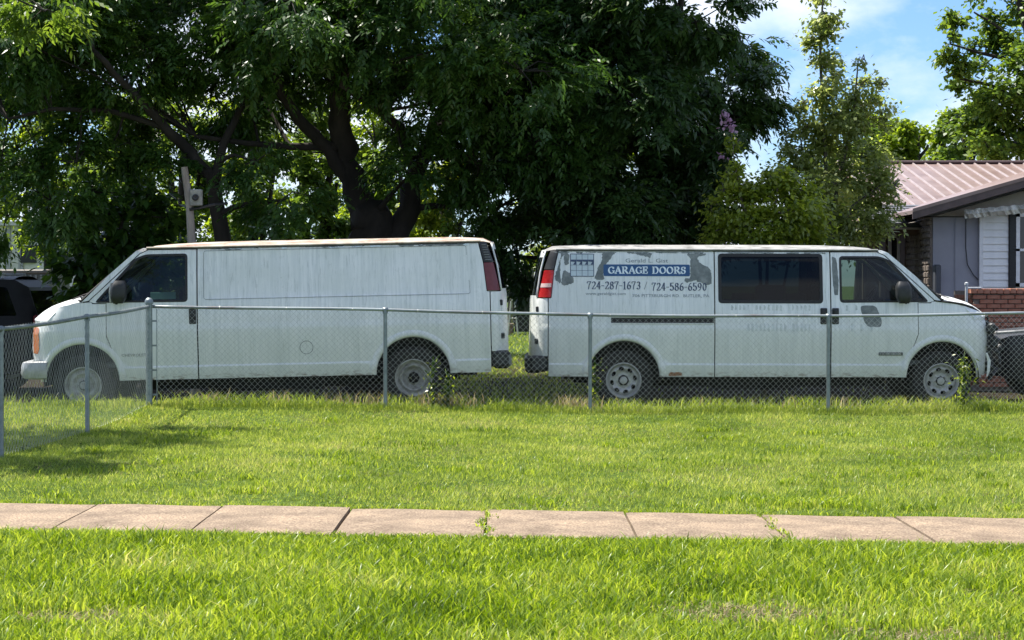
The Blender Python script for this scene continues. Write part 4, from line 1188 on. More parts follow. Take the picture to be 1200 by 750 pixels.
# ------------------------------------------------------------------ chain link fence
def rail_z_main(x): return float(np.interp(x, [-12, -4.13, -1.47, .92, 3.77, 6.15, 12], [1.33, 1.315, 1.272, 1.204, 1.188, 1.222, 1.2]))
def post_mb(x, y, z0, z1, r, cap=True):
    p = MB(); p.tube([(0, 0, 0), (0, 0, z1 - z0)], r, 12)
    if cap: p.lathe([(r * 1.25, z1 - z0 - .03), (r * 1.3, z1 - z0), (r * 1.1, z1 - z0 + .02), (r * .6, z1 - z0 + .038), (.0005, z1 - z0 + .042)], (0, 0, 0), 'Z', 12)
    return p
def chain_mesh(p0, p1, zt, zb, dens, name, parent, cell=.034, wire=.0022):
    """woven zigzag wires from rail to ground; p0,p1: ends on plan; zt/zb: functions of the share along"""
    L = math.dist(p0, p1); n = int(L / (cell / 1.0)); vs = []; fs = []
    ux_, uy_ = (p1[0] - p0[0]) / L, (p1[1] - p0[1]) / L
    nx_, ny_ = -uy_, ux_
    verts = []; quads = []; base = 0
    for i in range(-1, n + 1):
        s0 = i * cell; top = zt(min(1, max(0, s0 / L))) ; bot = zb(min(1, max(0, s0 / L)))
        m = int(round((top - bot) / cell)) + 1
        dz = (top - bot) / (m - 1)
        k = np.arange(m); odd = (k % 2)
        s_ = s0 + np.where(odd == 1, cell / 2 + .002, 0) + np.where(odd == 1, .0, cell * .0) + cell * .25 * 0
        # this wire swings to the right by half a cell plus the hook that holds its neighbour
        s_ = np.where(odd == 1, s0 + cell * .77, s0 - cell * .27 + cell * 0)
        s_ = np.where((odd + i) % 2 == 1, s0 + cell * .5 + .001, s0 - cell * .5 - .001)
        s_ = np.clip(s_ + .003 * math.sin(i * .7), 0, L)
        z = top - k * dz
        off = np.where((odd + i) % 2 == 1, .003, -.003)
        C = np.stack([p0[0] + ux_ * s_ + nx_ * off, p0[1] + uy_ * s_ + ny_ * off, z], -1)
        a = np.array([ux_, uy_, 0]) * wire; b = np.array([nx_, ny_, 0]) * wire
        R3 = [C + a, C - a * .5 + b * .87, C - a * .5 - b * .87]
        verts.append(np.stack(R3, 1).reshape(-1, 3))
        kk = np.arange(m - 1)[:, None] * 3 + base
        for j in range(3):
            j2 = (j + 1) % 3
            quads.append(np.concatenate([kk + j, kk + j2, kk + 3 + j2, kk + 3 + j], 1))
        base += m * 3
    o = big_mesh(name, np.concatenate(verts), quads=np.concatenate(quads), mat=M['wire'], parent=parent)
    o['kind'] = 'stuff'
    return o
posts = [(178, 1, 1.36), (451, 0, None), (692, 0, None), (970, 0, None)]
fence_g = 'chain link fence around the yard'
FA = thing('chain_link_fence', 'long chain link fence running across in front of the two white vans', 'fence', (0, 24.0, 0), fence_g)
def to_local(o, root):
    o.parent = root; o.location = o.location - root.location; return o
line_x = [-4.13, -1.47, .92, 3.77, 6.55, 9.3]
for k, x in enumerate(line_x):
    y = float(fence_y(x)); z0 = gz(x, y) - .3; corner = (k == 0)
    z1 = 1.375 if corner else rail_z_main(x) - .012
    o = post_mb(x, y, z0, z1, .038 if corner else .0235, True).build('corner_post' if corner else 'line_post', M['galv'], None, smooth=True, angle=40)
    o.location = (x, y, z0); to_local(o, FA)
    if not corner:
        e = MB(); e.tube([(x - .03, y, rail_z_main(x)), (x + .03, y, rail_z_main(x))], .030, 10); e = e.build('rail_loop', M['galv'], None, smooth=True); to_local(e, FA)
rl = MB(); xr = list(np.linspace(-4.10, 9.8, 57))
rl.tube([(x, float(fence_y(x)), rail_z_main(x) + .004 * math.sin(x * 2.3)) for x in xr], .0175, 8)
to_local(rl.build('top_rail', M['galv_rail'], None, smooth=True), FA)
sl = MB()
for k in range(19):
    x = -4.1 + k * .75; sl.tube([(x, float(fence_y(x)), rail_z_main(x)), (x + .012, float(fence_y(x)), rail_z_main(x))], .020, 6)
o = sl.build('wire_tie', M['wire'], None); o['kind'] = 'stuff'; to_local(o, FA)
tb = MB(); tb.box((-4.045, float(fence_y(-4.05)) + .0, .74), (.006, .02, 1.10)); to_local(tb.build('tension_bar', M['galv'], None), FA)
bn = []
for z in (.30, .58, .86, 1.14):
    b_ = MB(); b_.tube([(-4.13, 23.3, z), (-4.13, 23.3, z + .022)], .042, 12); b_.box((-4.08, 23.31, z + .011), (.08, .008, .02)); to_local(b_.build('band', M['galv'], None), FA)
for a, b_ in zip(line_x[:-1], line_x[1:]):
    ya, yb = float(fence_y(a)), float(fence_y(b_)); st = .09 if a < -4 else 0
    o = chain_mesh((a + st, ya), (b_, yb), lambda t, a=a, b_=b_: rail_z_main(a + (b_ - a) * t) + .01, lambda t, a=a, b_=b_, ya=ya, yb=yb: gz(a + (b_ - a) * t, ya + (yb - ya) * t) + .02, 1, 'chain_link_mesh', None)
    to_local(o, FA)
# side run coming towards the camera
FB = thing('chain_link_fence', 'side run of chain link fence coming forward from the corner post at left', 'fence', (-4.3, 20, 0), fence_g)
sx_ = [(-4.13, 23.3), (-4.275, 20.6), (-4.425, 17.72), (-4.57, 14.9)]
rz_ = [1.315, 1.240, 1.176, 1.13]
for (x, y), z in list(zip(sx_, rz_))[1:]:
    z0 = gz(x, y) - .3; o = post_mb(x, y, z0, z - .012, .0235).build('line_post', M['galv'], None, smooth=True, angle=40); o.location = (x, y, z0); to_local(o, FB)
    e = MB(); e.tube([(x, y - .03, z), (x, y + .03, z)], .030, 10); to_local(e.build('rail_loop', M['galv'], None, smooth=True), FB)
rl = MB(); P = []
for t in np.linspace(0, 3, 25):
    k = min(2, int(t)); f = t - k; P.append((sx_[k][0] + (sx_[k + 1][0] - sx_[k][0]) * f, sx_[k][1] + (sx_[k + 1][1] - sx_[k][1]) * f - (.035 if t == 0 else 0), rz_[k] + (rz_[k + 1] - rz_[k]) * f - .012 * math.sin(PI * f)))
rl.tube(P, .0185, 8); to_local(rl.build('top_rail', M['galv'], None, smooth=True), FB)
for k in range(3):
    a, b_ = sx_[k], sx_[k + 1]
    o = chain_mesh(a, b_, lambda t, k=k: rz_[k] + (rz_[k + 1] - rz_[k]) * t + .02, lambda t, a=a, b_=b_: gz(a[0] + (b_[0] - a[0]) * t, a[1] + (b_[1] - a[1]) * t) + .02, 1, 'chain_link_mesh', None, cell=.043, wire=.0015)
    to_local(o, FB)
# ------------------------------------------------------------------ foliage
def fronds(C, D, size, nl, lw, ll, droop, rng):
    """compound leaves: C centres, D directions (S,3); returns quads of narrow leaflets in pairs along a drooping rib"""
    S = len(C)
    D = D / np.linalg.norm(D, axis=1, keepdims=True)
    up = np.array([0, 0, 1.0]); side = np.cross(D, up); side /= (np.linalg.norm(side, axis=1, keepdims=True) + 1e-6)
    roll = rng.normal(0, .5, S)[:, None]; nrm = np.cross(side, D)
    side = side * np.cos(roll) + nrm * np.sin(roll)
    t = (np.arange(nl) // 2 + .6) / (nl / 2); sgn = np.where(np.arange(nl) % 2 == 0, 1, -1.0)
    t = t[None, :, None]; sgn = sgn[None, :, None]
    size = size[:, None, None]
    base = C[:, None, :] + D[:, None, :] * t * size - up * (t ** 2) * size * droop
    dirn = D[:, None, :] * .65 + side[:, None, :] * sgn * .85 - up * (.25 + .5 * droop) + rng.normal(0, .16, (S, nl, 3))
    dirn /= np.linalg.norm(dirn, axis=2, keepdims=True)
    wdir = np.cross(dirn, nrm[:, None, :] + rng.normal(0, .35, (S, nl, 3))); wdir /= (np.linalg.norm(wdir, axis=2, keepdims=True) + 1e-6)
    L = ll * rng.uniform(.7, 1.25, (S, nl, 1)); Wd = lw * rng.uniform(.7, 1.2, (S, nl, 1))
    p0 = base; p1 = base + dirn * L * .45 + wdir * Wd; p2 = base + dirn * L - up * L * .12; p3 = base + dirn * L * .45 - wdir * Wd
    V = np.stack([p0, p1, p2, p3], 2).reshape(-1, 3)
    tint = np.repeat(np.clip(rng.random(S)[:, None] * .6 + rng.random((S, nl)) * .4, 0, 1).ravel(), 4)
    return V, tint

def leaves(C, ll, lw, rng, flat=.4, dirs=None):
    n = len(C)
    d = rng.normal(0, 1, (n, 3)) if dirs is None else dirs + rng.normal(0, .6, (n, 3))
    d[:, 2] -= .25; d /= np.linalg.norm(d, axis=1, keepdims=True)
    nn = rng.normal(0, flat, (n, 3)) + np.array([0, 0, 1.0]); w_ = np.cross(d, nn); w_ /= (np.linalg.norm(w_, axis=1, keepdims=True) + 1e-6)
    L = ll * rng.uniform(.6, 1.3, (n, 1)); Wd = lw * rng.uniform(.7, 1.25, (n, 1))
    V = np.stack([C, C + d * L * .5 + w_ * Wd, C + d * L - np.array([0, 0, .1]) * L, C + d * L * .5 - w_ * Wd], 1).reshape(-1, 3)
    return V, np.repeat(rng.random(n), 4)

def leaf_mesh(name, V, tint, mat, parent):
    n = len(V) // 4
    return big_mesh(name, V, quads=np.arange(n * 4).reshape(n, 4), attr=tint, mat=mat, parent=parent)

def in_blob(c, r, n, rng, hollow=.55):
    d = rng.normal(0, 1, (n, 3)); d /= np.linalg.norm(d, axis=1, keepdims=True)
    q = (hollow + (1 - hollow) * rng.random((n, 1))) * rng.uniform(.75, 1.08, (n, 1))
    return np.asarray(c) + d * q * np.asarray(r), d

def nearest_on(paths, p):
    best = None
    for path, rad in paths:
        for i in range(1, len(path)):
            q = path[i]; dd = (Vector(q) - Vector(p)).length + max(0, q[2] - p[2]) * .6
            if best is None or dd < best[0]: best = (dd, Vector(q), rad[i])
    return best[1], best[2]

def make_tree(name, label, cat, base, trunks, blobs, mode, mat, bark, seed, ll=.105, lw=.021, nl=9, fsize=.27, twig=6, clumps=9, group=None, hollow=.5, twig_r=.02, droop=.28, blossom=None):
    """trunks: list of (points, r0, r1); blobs: (centre, radii, amount). World coordinates"""
    rng = np.random.default_rng(seed); r = random.Random(seed)
    root = thing(name, label, cat, base, group)
    B = Vector(base); mb = MB(); paths = []
    for pts, r0, r1 in trunks:
        P = []
        pts = [Vector(p) for p in pts]
        for i in range(len(pts) - 1):
            for k in range(4):
                t = k / 4; q = pts[i].lerp(pts[i + 1], t)
                if i + k > 0: q = q + Vector((r.uniform(-1, 1), r.uniform(-1, 1), 0)) * r0 * .22
                P.append(q)
        P.append(pts[-1])
        rad = [r0 + (r1 - r0) * (i / (len(P) - 1)) ** .8 for i in range(len(P))]
        rad[0] *= 1.25
        mb.tube([p - B for p in P], rad, 9); paths.append((P, rad))
    Vs = []; Ts = []
    for c, rr, amt in blobs:
        src, sr = nearest_on(paths, c); c = Vector(c)
        # a limb into the blob, then twigs out to its clumps
        mid = src.lerp(c, .5) + Vector((r.uniform(-.2, .2), r.uniform(-.2, .2), r.uniform(.0, .35))) * min(1, (c - src).length * .4)
        R0 = min(sr * .6, .03 + .02 * (c - src).length); R1 = max(.012, R0 * .35)
        mb.tube([src - B, src.lerp(mid, .5) - B + Vector((0, 0, .03)), mid - B, c - B], [R0, R0 * .8, R0 * .6, R1], 6, caps=False)
        nC = max(3, int(clumps * (rr[0] * rr[2]) ** .5 * 1.2)) if clumps else 0
        cc, dd = in_blob(c, rr, nC, rng, hollow)
        for q, d in zip(cc, dd):
            if len(Vs) or True:
                e = Vector(q); mm = c.lerp(e, .5) + Vector((r.uniform(-.1, .1), r.uniform(-.1, .1), r.uniform(-.02, .15)))
                mb.tube([c - B, mm - B, e - B], [R1, R1 * .7, max(.004, R1 * .25)], 4, caps=False)
        per = max(1, int(amt / max(1, nC)))
        cs = np.repeat(cc, per, 0); ds = np.repeat(dd, per, 0)
        spread = .25 * (rr[0] + rr[2]) / 2 + .07
        P = cs + rng.normal(0, 1, cs.shape) * np.array([spread, spread, spread * .8]) * rng.uniform(.3, 1.0, (len(cs), 1))
        dv = ds + rng.normal(0, .55, ds.shape); dv[:, 2] = dv[:, 2] * .5 - .2
        if mode == 'frond':
            V, t = fronds(P, dv, fsize * rng.uniform(.7, 1.2, len(P)), nl, lw, ll, droop, rng)
        else:
            V, t = leaves(P, ll, lw, rng, dirs=dv)
        Vs.append(V); Ts.append(t)
    mb.build('trunk', bark, root, smooth=True, fix=False)
    V = np.concatenate(Vs) - np.array(B)
    leaf_mesh('crown', V, np.concatenate(Ts), mat, root)
    if blossom is not None:
        P = np.concatenate([rng.normal(np.array(at(px, py, Y)), s_, (k, 3)) for px, py, Y, s_, k in blossom]) - np.array(B)
        V, t = leaves(P, .07, .03, rng); leaf_mesh('blossom', V, t, M['pink'], root)
    return root

M['pink'] = leafy('pink_blossom', (.28, .15, .24), (.40, .26, .36), (.50, .38, .46), trans=.4, gloss=.6)
LEAF_DARK = leafy('dark_pecan_leaf', (.022, .060, .013), (.042, .098, .019), (.078, .15, .024), trans=.42, gloss=.38, pscale=.5, sheen=.2)
LEAF_DEEP = leafy('deep_green_leaf', (.018, .046, .013), (.032, .072, .018), (.056, .108, .024), trans=.32, gloss=.38, pscale=.6, sheen=.2)
LEAF_MID = leafy('mid_green_leaf', (.04, .085, .016), (.08, .145, .024), (.14, .21, .035), trans=.5, gloss=.4, pscale=.5)
LEAF_LIGHT = leafy('yellow_green_leaf', (.08, .13, .018), (.16, .23, .03), (.27, .33, .06), trans=.58, gloss=.32, pscale=.8, sheen=.4)
LEAF_GREY = leafy('grey_green_leaf', (.09, .14, .03), (.18, .24, .065), (.31, .36, .14), trans=.6, gloss=.32, pscale=1.2, sheen=.45)
BRIGHT = leafy('sunlit_background_leaf', (.08, .13, .018), (.16, .24, .03), (.26, .34, .05), trans=.6, gloss=.45, pscale=.3)

rt = random.Random(21)
def blob_field(px0, px1, py0, py1, Y0, Y1, step, r, amt, keep=None, jit=.35):
    out = []; py = py0
    while py <= py1:
        px = px0
        while px <= px1:
            qx = px + rt.uniform(-jit, jit) * step; qy = py + rt.uniform(-jit, jit) * step; Y = rt.uniform(Y0, Y1)
            if keep is None or keep(qx, qy):
                k = rt.uniform(.75, 1.2); out.append((tuple(at(qx, qy, Y)), (r * k, r * k * 1.2, r * k * .75), amt * k))
            px += step
        py += step * .8
    return out

# 1. the big dark tree over the vans: three limbs from one bole
Y = 30.0
g0 = at(438, 300, Y); base = (g0.x, Y, gz(g0.x, Y))
def A(px, py, Yd=Y): return at(px, py, Yd)
trunks = [([(base[0], Y, base[2] - .3), A(440, 290), A(432, 250)], .40, .30),
          ([A(432, 262), A(405, 190), A(400, 130, 29.6), A(398, 60, 29.4), A(390, -60, 29.2), A(400, -220, 29)], .23, .08),
          ([A(420, 230), A(385, 175, 29.8), A(350, 140, 29.4), A(325, 100, 29), A(290, 40, 28.4), A(240, -60, 28)], .125, .04),
          ([A(455, 285), A(478, 245, 30.2), A(488, 200, 30.4), A(512, 150, 30.6), A(560, 80, 31), A(610, -20, 31.2), A(640, -160, 31)], .20, .06),
          ([A(488, 205, 30.3), A(470, 150, 29.6), A(430, 118, 29), A(400, 100, 28.6)], .10, .04),
          ([A(395, 172, 29.8), A(340, 172, 29.6), A(290, 168, 29.2), A(230, 160, 29)], .07, .03),
          ([A(512, 150, 30.6), A(600, 130, 30), A(690, 90, 29.6), A(760, 50, 29.4)], .10, .04)]
def keep1(x, y):
    if x > 300 and x < 420 and y > 95: return False
    if 362 < x < 455 and y > 50: return False
    if x < 300 and y > 70 + 40 * math.sin(x * .03): return rt.random() < .3
    if 420 <= x < 470 and y > 110: return False
    return True
blobs = blob_field(-60, 700, -260, -60, 29, 35, 92, 1.2, 430) + blob_field(-60, 760, -20, 150, 27.5, 32.5, 66, .82, 350, keep1)
blobs += [(tuple(A(x, y, yy)), (.75, .7, .5), 300) for x, y, yy in ((385, 20, 28.4), (430, 45, 28.6), (340, 35, 28.2), (470, 80, 28.8), (300, 60, 28.4), (500, 120, 29), (455, 10, 28.4), (395, -20, 28.3))]
blobs += [(tuple(A(480, 205, 29.0)), (.45, .45, .35), 130), (tuple(A(555, 190, 29.4)), (.9, .8, .5), 420), (tuple(A(630, 165, 29)), (.9, .8, .5), 420), (tuple(A(590, 240, 30)), (.8, .8, .4), 300), (tuple(A(520, 215, 30)), (.5, .5, .35), 150)]
make_tree('shade_tree', 'large dark shade tree with three thick leaning limbs behind the windowless van', 'tree', base, trunks, blobs, 'frond', LEAF_DARK, M['bark'], 1)

# 2. slender leaning tree further left
Y2 = 29.0; gx = at(262, 300, Y2).x; base = (gx, Y2, gz(gx, Y2))
trunks = [([(gx, Y2, base[2] - .2), at(262, 290, Y2), at(250, 215, Y2), at(225, 180, Y2), at(195, 150, 28.8), at(160, 115, 28.4), at(110, 60, 28)], .15, .04),
          ([at(250, 215, Y2), at(262, 170, Y2), at(285, 120, 29.2), at(300, 50, 29.4)], .08, .03),
          ([at(195, 150, 28.8), at(130, 130, 28.6), at(60, 128, 28.2), at(10, 140, 28)], .05, .02)]
blobs = blob_field(-120, 330, -120, 60, 28, 32, 74, .78, 290) + [(tuple(at(x, y, 28.4 + (x % 3) * .5)), (r, r, r * .6), a) for x, y, r, a in
        ((20, 175, .8, 380), (90, 190, .6, 220), (60, 235, .7, 260), (130, 175, .5, 150), (10, 255, .6, 240), (300, 190, .45, 120), (190, 195, .35, 90), (330, 235, .5, 130), (150, 90, .6, 200), (60, 80, .7, 260))]
make_tree('leaning_tree', 'slender dark tree leaning left beside the weathered pole', 'tree', base, trunks, blobs, 'frond', LEAF_DARK, M['bark'], 2)

# 3. dense dark tree behind the lettered van
Y3 = 31.0; gx = at(735, 300, Y3).x; base = (gx, Y3, gz(gx, Y3))
trunks = [([(gx, Y3, base[2] - .2), at(730, 280, Y3), at(700, 200, Y3), at(670, 100, Y3), at(660, -50, Y3)], .14, .04),
          ([(gx + .2, Y3, base[2] - .2), at(745, 270, Y3), at(765, 180, Y3), at(790, 90, Y3), at(800, -60, Y3)], .13, .04),
          ([(gx + .4, Y3 + .2, base[2] - .2), at(770, 260, Y3), at(810, 190, Y3), at(860, 130, Y3)], .09, .03)]
def keep3(x, y):
    edge = float(np.interp(y, [-350, -60, 0, 30, 60, 95, 130, 180, 230, 285], [760, 800, 822, 832, 858, 890, 872, 842, 828, 822]))
    return x < edge
blobs = blob_field(600, 900, -260, -60, 30, 35, 92, 1.15, 560, keep3) + blob_field(596, 890, -20, 285, 28.6, 33, 54, .68, 420, keep3)
make_tree('crape_myrtle', 'dense dark green tree with a few pink blossoms behind the lettered van', 'tree', base, trunks, blobs, 'frond', LEAF_DEEP, M['bark'], 3, nl=9, ll=.12, lw=.024, fsize=.26,
          blossom=[(850, 138, 28.2, .04, 18), (859, 149, 28.2, .035, 16), (846, 147, 28.2, .03, 10), (845, 183, 28.2, .03, 12)])

# 4. slim airy tree left of the house
Y4 = 31.5; gx = at(975, 300, Y4).x; base = (gx, Y4, gz(gx, Y4))
trunks = [([(gx, Y4, base[2] - .2), at(975, 285, Y4), at(968, 200, Y4), at(962, 120, Y4), at(960, 40, Y4), at(966, -30, Y4)], .05, .012),
          ([at(972, 260, Y4), at(988, 190, Y4), at(1000, 130, Y4), at(1005, 70, Y4)], .035, .01),
          ([at(974, 285, Y4), at(1000, 240, Y4), at(1035, 215, Y4)], .03, .01),
          ([at(972, 250, Y4), at(945, 200, Y4), at(935, 150, Y4)], .025, .01)]
blobs = []
for (x, y, r, rz, a) in ((962, -15, .17, .3, 200), (966, 20, .22, .30, 330), (958, 50, .20, .3, 300), (968, 80, .26, .32, 400), (960, 110, .30, .34, 480), (975, 140, .42, .34, 620), (1008, 100, .26, .22, 200), (1000, 118, .3, .25, 300), (1025, 122, .22, .2, 160), (1036, 140, .18, .2, 120),
                        (945, 150, .25, .3, 280), (1005, 150, .45, .35, 620), (965, 175, .5, .35, 800), (1010, 185, .5, .35, 800), (940, 195, .35, .3, 420), (985, 215, .62, .4, 1000), (1020, 225, .42, .32, 600), (945, 235, .45, .35, 620), (990, 255, .60, .38, 1000), (1000, 278, .5, .3, 700), (955, 272, .45, .3, 560), (1040, 205, .25, .15, 130), (1050, 218, .22, .08, 70), (1045, 235, .15, .06, 40), (925, 175, .3, .3, 260), (940, 120, .1, .25, 70), (1012, 70, .08, .2, 40), (1030, 100, .08, .15, 40)):
    blobs.append((tuple(at(x, y, Y4 + rt.uniform(-.3, .3))), (r * 1.08, r * 1.1, rz), a * 1.7))
make_tree('slim_tree', 'slim airy young tree standing against the sky left of the house', 'tree', base, trunks, blobs, 'leaf', LEAF_GREY, M['bark_light'], 4, ll=.085, lw=.026, clumps=14, hollow=.25)

# 5. light green shrub behind the sliding door
Y5 = 28.1; gx = at(895, 300, Y5).x; base = (gx, Y5, gz(gx, Y5))
trunks = [([(gx, Y5, base[2] - .1), at(890, 290, Y5), at(870, 240, Y5), at(860, 190, Y5), at(859, 172, Y5)], .03, .006), ([(gx, Y5, base[2] - .1), at(900, 280, Y5), at(910, 230, Y5), at(915, 195, Y5)], .03, .008), ([(gx, Y5, base[2]), at(930, 270, Y5), at(950, 235, Y5)], .025, .008)]
blobs = [(tuple(at(x, y, Y5 + rt.uniform(-.25, .25))), (r * 1.05, r, rz), a * 2.5) for x, y, r, rz, a in ((859, 172, .05, .16, 60), (860, 205, .10, .2, 120), (845, 268, .22, .2, 260), (872, 262, .36, .28, 620), (880, 228, .34, .26, 560), (905, 212, .34, .26, 560), (930, 225, .34, .28, 560), (915, 250, .40, .3, 720), (945, 255, .34, .3, 560), (895, 280, .40, .22, 640), (935, 282, .4, .22, 560), (836, 240, .07, .12, 50), (848, 225, .08, .14, 60))]
make_tree('light_shrub', 'bright yellow green shrub rising behind the sliding door of the lettered van', 'shrub', base, trunks, blobs, 'leaf', LEAF_LIGHT, M['bark_light'], 5, ll=.075, lw=.025, clumps=16, hollow=.3)

# 6. tree at the right edge: open branches above, dense crown below
Y6 = 44.0; gx = at(1225, 300, Y6).x; base = (gx, Y6, gz(gx, Y6))
trunks = [([(gx, Y6, base[2] - .2), at(1225, 200, Y6), at(1215, 110, Y6), at(1200, 30, Y6), at(1185, -60, Y6)], .22, .06),
          ([at(1215, 110, Y6), at(1180, 70, Y6), at(1145, 62, Y6), at(1112, 52, Y6)], .07, .02), ([at(1205, 60, Y6), at(1165, 30, Y6), at(1140, 15, Y6)], .05, .02),
          ([at(1218, 130, Y6), at(1160, 100, Y6), at(1120, 92, Y6), at(1108, 85, Y6)], .06, .015)]
blobs = [(tuple(at(x, y, Y6 + rt.uniform(-1, 1))), (r, r, rz), a * 1.35) for x, y, r, rz, a in
         ((1112, 20, .30, .16, 130), (1125, 25, .35, .2, 190), (1160, 28, .5, .25, 320), (1190, 10, .8, .4, 700), (1180, 45, .6, .3, 480), (1150, 55, .45, .2, 230), (1115, 50, .3, .16, 120), (1108, 65, .25, .14, 90), (1130, 70, .4, .2, 200),
          (1112, 88, .35, .18, 160), (1130, 98, .4, .2, 220), (1150, 78, .35, .16, 130), (1205, 70, .8, .5, 700), (1215, -40, 1.2, .9, 900), (1170, -20, .8, .5, 500), (1240, 30, 1.2, 1., 900), (1280, -20, 1.5, 1.2, 900),
          (1160, 125, .7, .4, 700), (1190, 115, .9, .5, 1000), (1215, 130, .9, .6, 900), (1150, 150, .6, .4, 650), (1180, 160, .9, .5, 1100), (1205, 175, .9, .5, 1000), (1160, 180, .7, .4, 700), (1250, 120, 1.3, 1.1, 900), (1240, 190, 1.2, .8, 800))]
make_tree('right_edge_tree', 'tree at the right edge with open lit branches over the house roof', 'tree', base, trunks, blobs, 'leaf', LEAF_MID, M['bark'], 6, ll=.13, lw=.045, clumps=12, hollow=.3)

# 7. trees beyond the house roof and beyond the yard, each its own
def far_tree(px, Y, top, bot, wpx, label, mat, seed, amt=1500, ll=.2, lw=.075, n=10, grp='trees beyond the yard'):
    r = random.Random(seed); g = at(px, 300, Y); b = (g.x, Y, gz(g.x, Y)); s = Y / FPX
    bl = []
    for k in range(n):
        t = (k + .5) / n; y = top + (bot - top) * (1 - (1 - t) ** 1.3); hw = wpx / 2 * (math.sin(PI * min(1, t * .8 + .15))) ** .6
        rr = wpx * s * .24 * r.uniform(.8, 1.25)
        bl.append((tuple(at(px + r.uniform(-1, 1) * max(2, hw - rr / s * .6), y + rr / s * .4, Y + r.uniform(-1, 1) * rr)), (rr, rr, rr * .75), amt / n * 1.0))
    tr = [([(g.x, Y, b[2] - .2), at(px + r.uniform(-8, 8), (top + 300) / 2 + 60, Y), at(px + r.uniform(-12, 12), top + (bot - top) * .3, Y)], .16, .05), ([at(px, bot - 10, Y), at(px + wpx * .25, top + (bot - top) * .45, Y)], .08, .03)]
    return make_tree('background_tree', label, 'tree', b, tr, bl, 'leaf', mat, M['bark'], seed, ll=ll, lw=lw, clumps=8, group=grp, hollow=.3)
for k, (px, Yk, top, wp) in enumerate(((215, 39, 60, 90), (300, 41, 90, 90), (375, 38, 120, 80), (160, 41, 130, 90), (470, 43, 150, 90))):
    far_tree(px, Yk, top, 330, wp, ['mid green tree directly behind the weathered pole', 'mid green tree behind the leaning trunk', 'mid green tree filling the gap left of the big bole', 'mid green tree over the hood of the windowless van', 'mid green tree right of the big bole over the van roof'][k], LEAF_MID, 120 + k, 7000, .11, .04, 18)
far_tree(1032, 62, 135, 200, 80, 'round lit tree just left of the house ridge, beyond the roof', BRIGHT, 41, 6000, .16, .06)
far_tree(1070, 58, 142, 205, 70, 'low yellow green tree in the middle of the roof line', BRIGHT, 42, 6000, .16, .06)
far_tree(1105, 60, 130, 205, 70, 'yellow green tree beyond the roof, with a thin bare tip', BRIGHT, 43, 6000, .16, .06)
far_tree(1135, 52, 118, 205, 66, 'mid green tree beyond the roof, beside the right edge tree', LEAF_MID, 44, 5000, .14, .055)
far_tree(1005, 56, 140, 280, 90, 'green tree showing through the slim airy tree', LEAF_MID, 45, 6000, .15, .055, 12)
labs = ['lit tree filling the gap over the pale building at far left', 'bright tree above the dark parked vehicle', 'bright tree directly behind the windshield of the windowless van', 'yellow green tree seen left of the weathered pole', 'bright tree between the leaning trunk and the big limbs', 'sunlit tree glimpsed under the left limb of the shade tree',
        'sunlit tree glimpsed behind the fork of the shade tree', 'yellow green tree just right of the shade tree bole', 'bright tree above the wooden fence', 'lit tree hidden behind the dense dark tree', 'lit tree at the right side of the dense dark tree']
spec = [(-40, 50, 60, 260, 150), (55, 55, 120, 275, 120), (130, 46, 90, 320, 120), (200, 50, 70, 320, 130), (290, 44, 100, 330, 120), (350, 52, 80, 330, 120), (430, 48, 100, 330, 120), (520, 40, 185, 330, 100), (655, 57, 130, 318, 110), (710, 50, 110, 320, 120), (800, 52, 130, 320, 110)]
for k, (px, Yk, top, bot, wp) in enumerate(spec):
    far_tree(px, Yk, top, bot, wp, labs[k], LEAF_LIGHT if k in (7, 8) else LEAF_MID if k % 3 == 2 else BRIGHT, 60 + k, 9000, .13, .048, 18)

# 8. broad-leaved shrub behind the windshield of van A
Y8 = 29.5; gx = at(125, 330, Y8).x; base = (gx, Y8, gz(gx, Y8))
trunks = [([(gx, Y8, base[2] - .1), at(130, 330, Y8), at(140, 280, Y8), at(150, 230, Y8)], .05, .02), ([(gx, Y8, base[2]), at(110, 320, Y8), at(100, 290, Y8)], .04, .015)]
blobs = [(tuple(at(x, y, Y8 + rt.uniform(-.3, .3))), (r, r, rz), a) for x, y, r, rz, a in ((80, 310, .38, .3, 230), (110, 290, .45, .32, 300), (100, 330, .4, .3, 240), (140, 310, .5, .4, 330), (150, 270, .5, .38, 330), (180, 290, .45, .35, 260), (125, 250, .45, .32, 260), (165, 235, .45, .3, 230), (190, 255, .4, .3, 200), (135, 345, .45, .3, 240), (110, 225, .4, .3, 160), (175, 330, .5, .4, 240))]
make_tree('broadleaf_shrub', 'dark shrub with large glossy leaves behind the hood of the windowless van', 'shrub', base, trunks, blobs, 'leaf', LEAF_DARK, M['bark'], 8, ll=.20, lw=.055, clumps=10, hollow=.3)

# 9. small weeds at the fence
def weed(px, py_top, Y, label, seed, amt, wr=.05):
    g = at(px, 460, Y); z = gz(g.x, Y); top = at(px, py_top, Y).z
    tr = [([(g.x, Y, z), (g.x + .01, Y, (z + top) / 2), (g.x, Y, top)], .008, .003)]
    n = 7; bl = [((g.x, Y, z + (top - z) * (k + .6) / n), (wr * (1.2 - .08 * k), wr * (1.2 - .08 * k), .04), amt / n) for k in range(n)]
    make_tree('tall_weed', label, 'weed', (g.x, Y, z), tr, bl, 'leaf', LEAF_LIGHT, LEAF_MID, seed, ll=.06, lw=.012, clumps=5, group='tall weeds at the fence', hollow=.2)
weed(1130, 420, 24.6, 'tall leafy green weed in front of the lettered van front wheel', 91, 260)
weed(507, 424, 24.0, 'spindly weed in front of the windowless van rear wheel', 92, 75)
weed(697, 424, 24.6, 'spindly weed just right of the post beside the lettered van rear wheel', 93, 90, .04)
weed(525, 437, 24.0, 'short weed right of the windowless van rear wheel', 94, 70, .04)

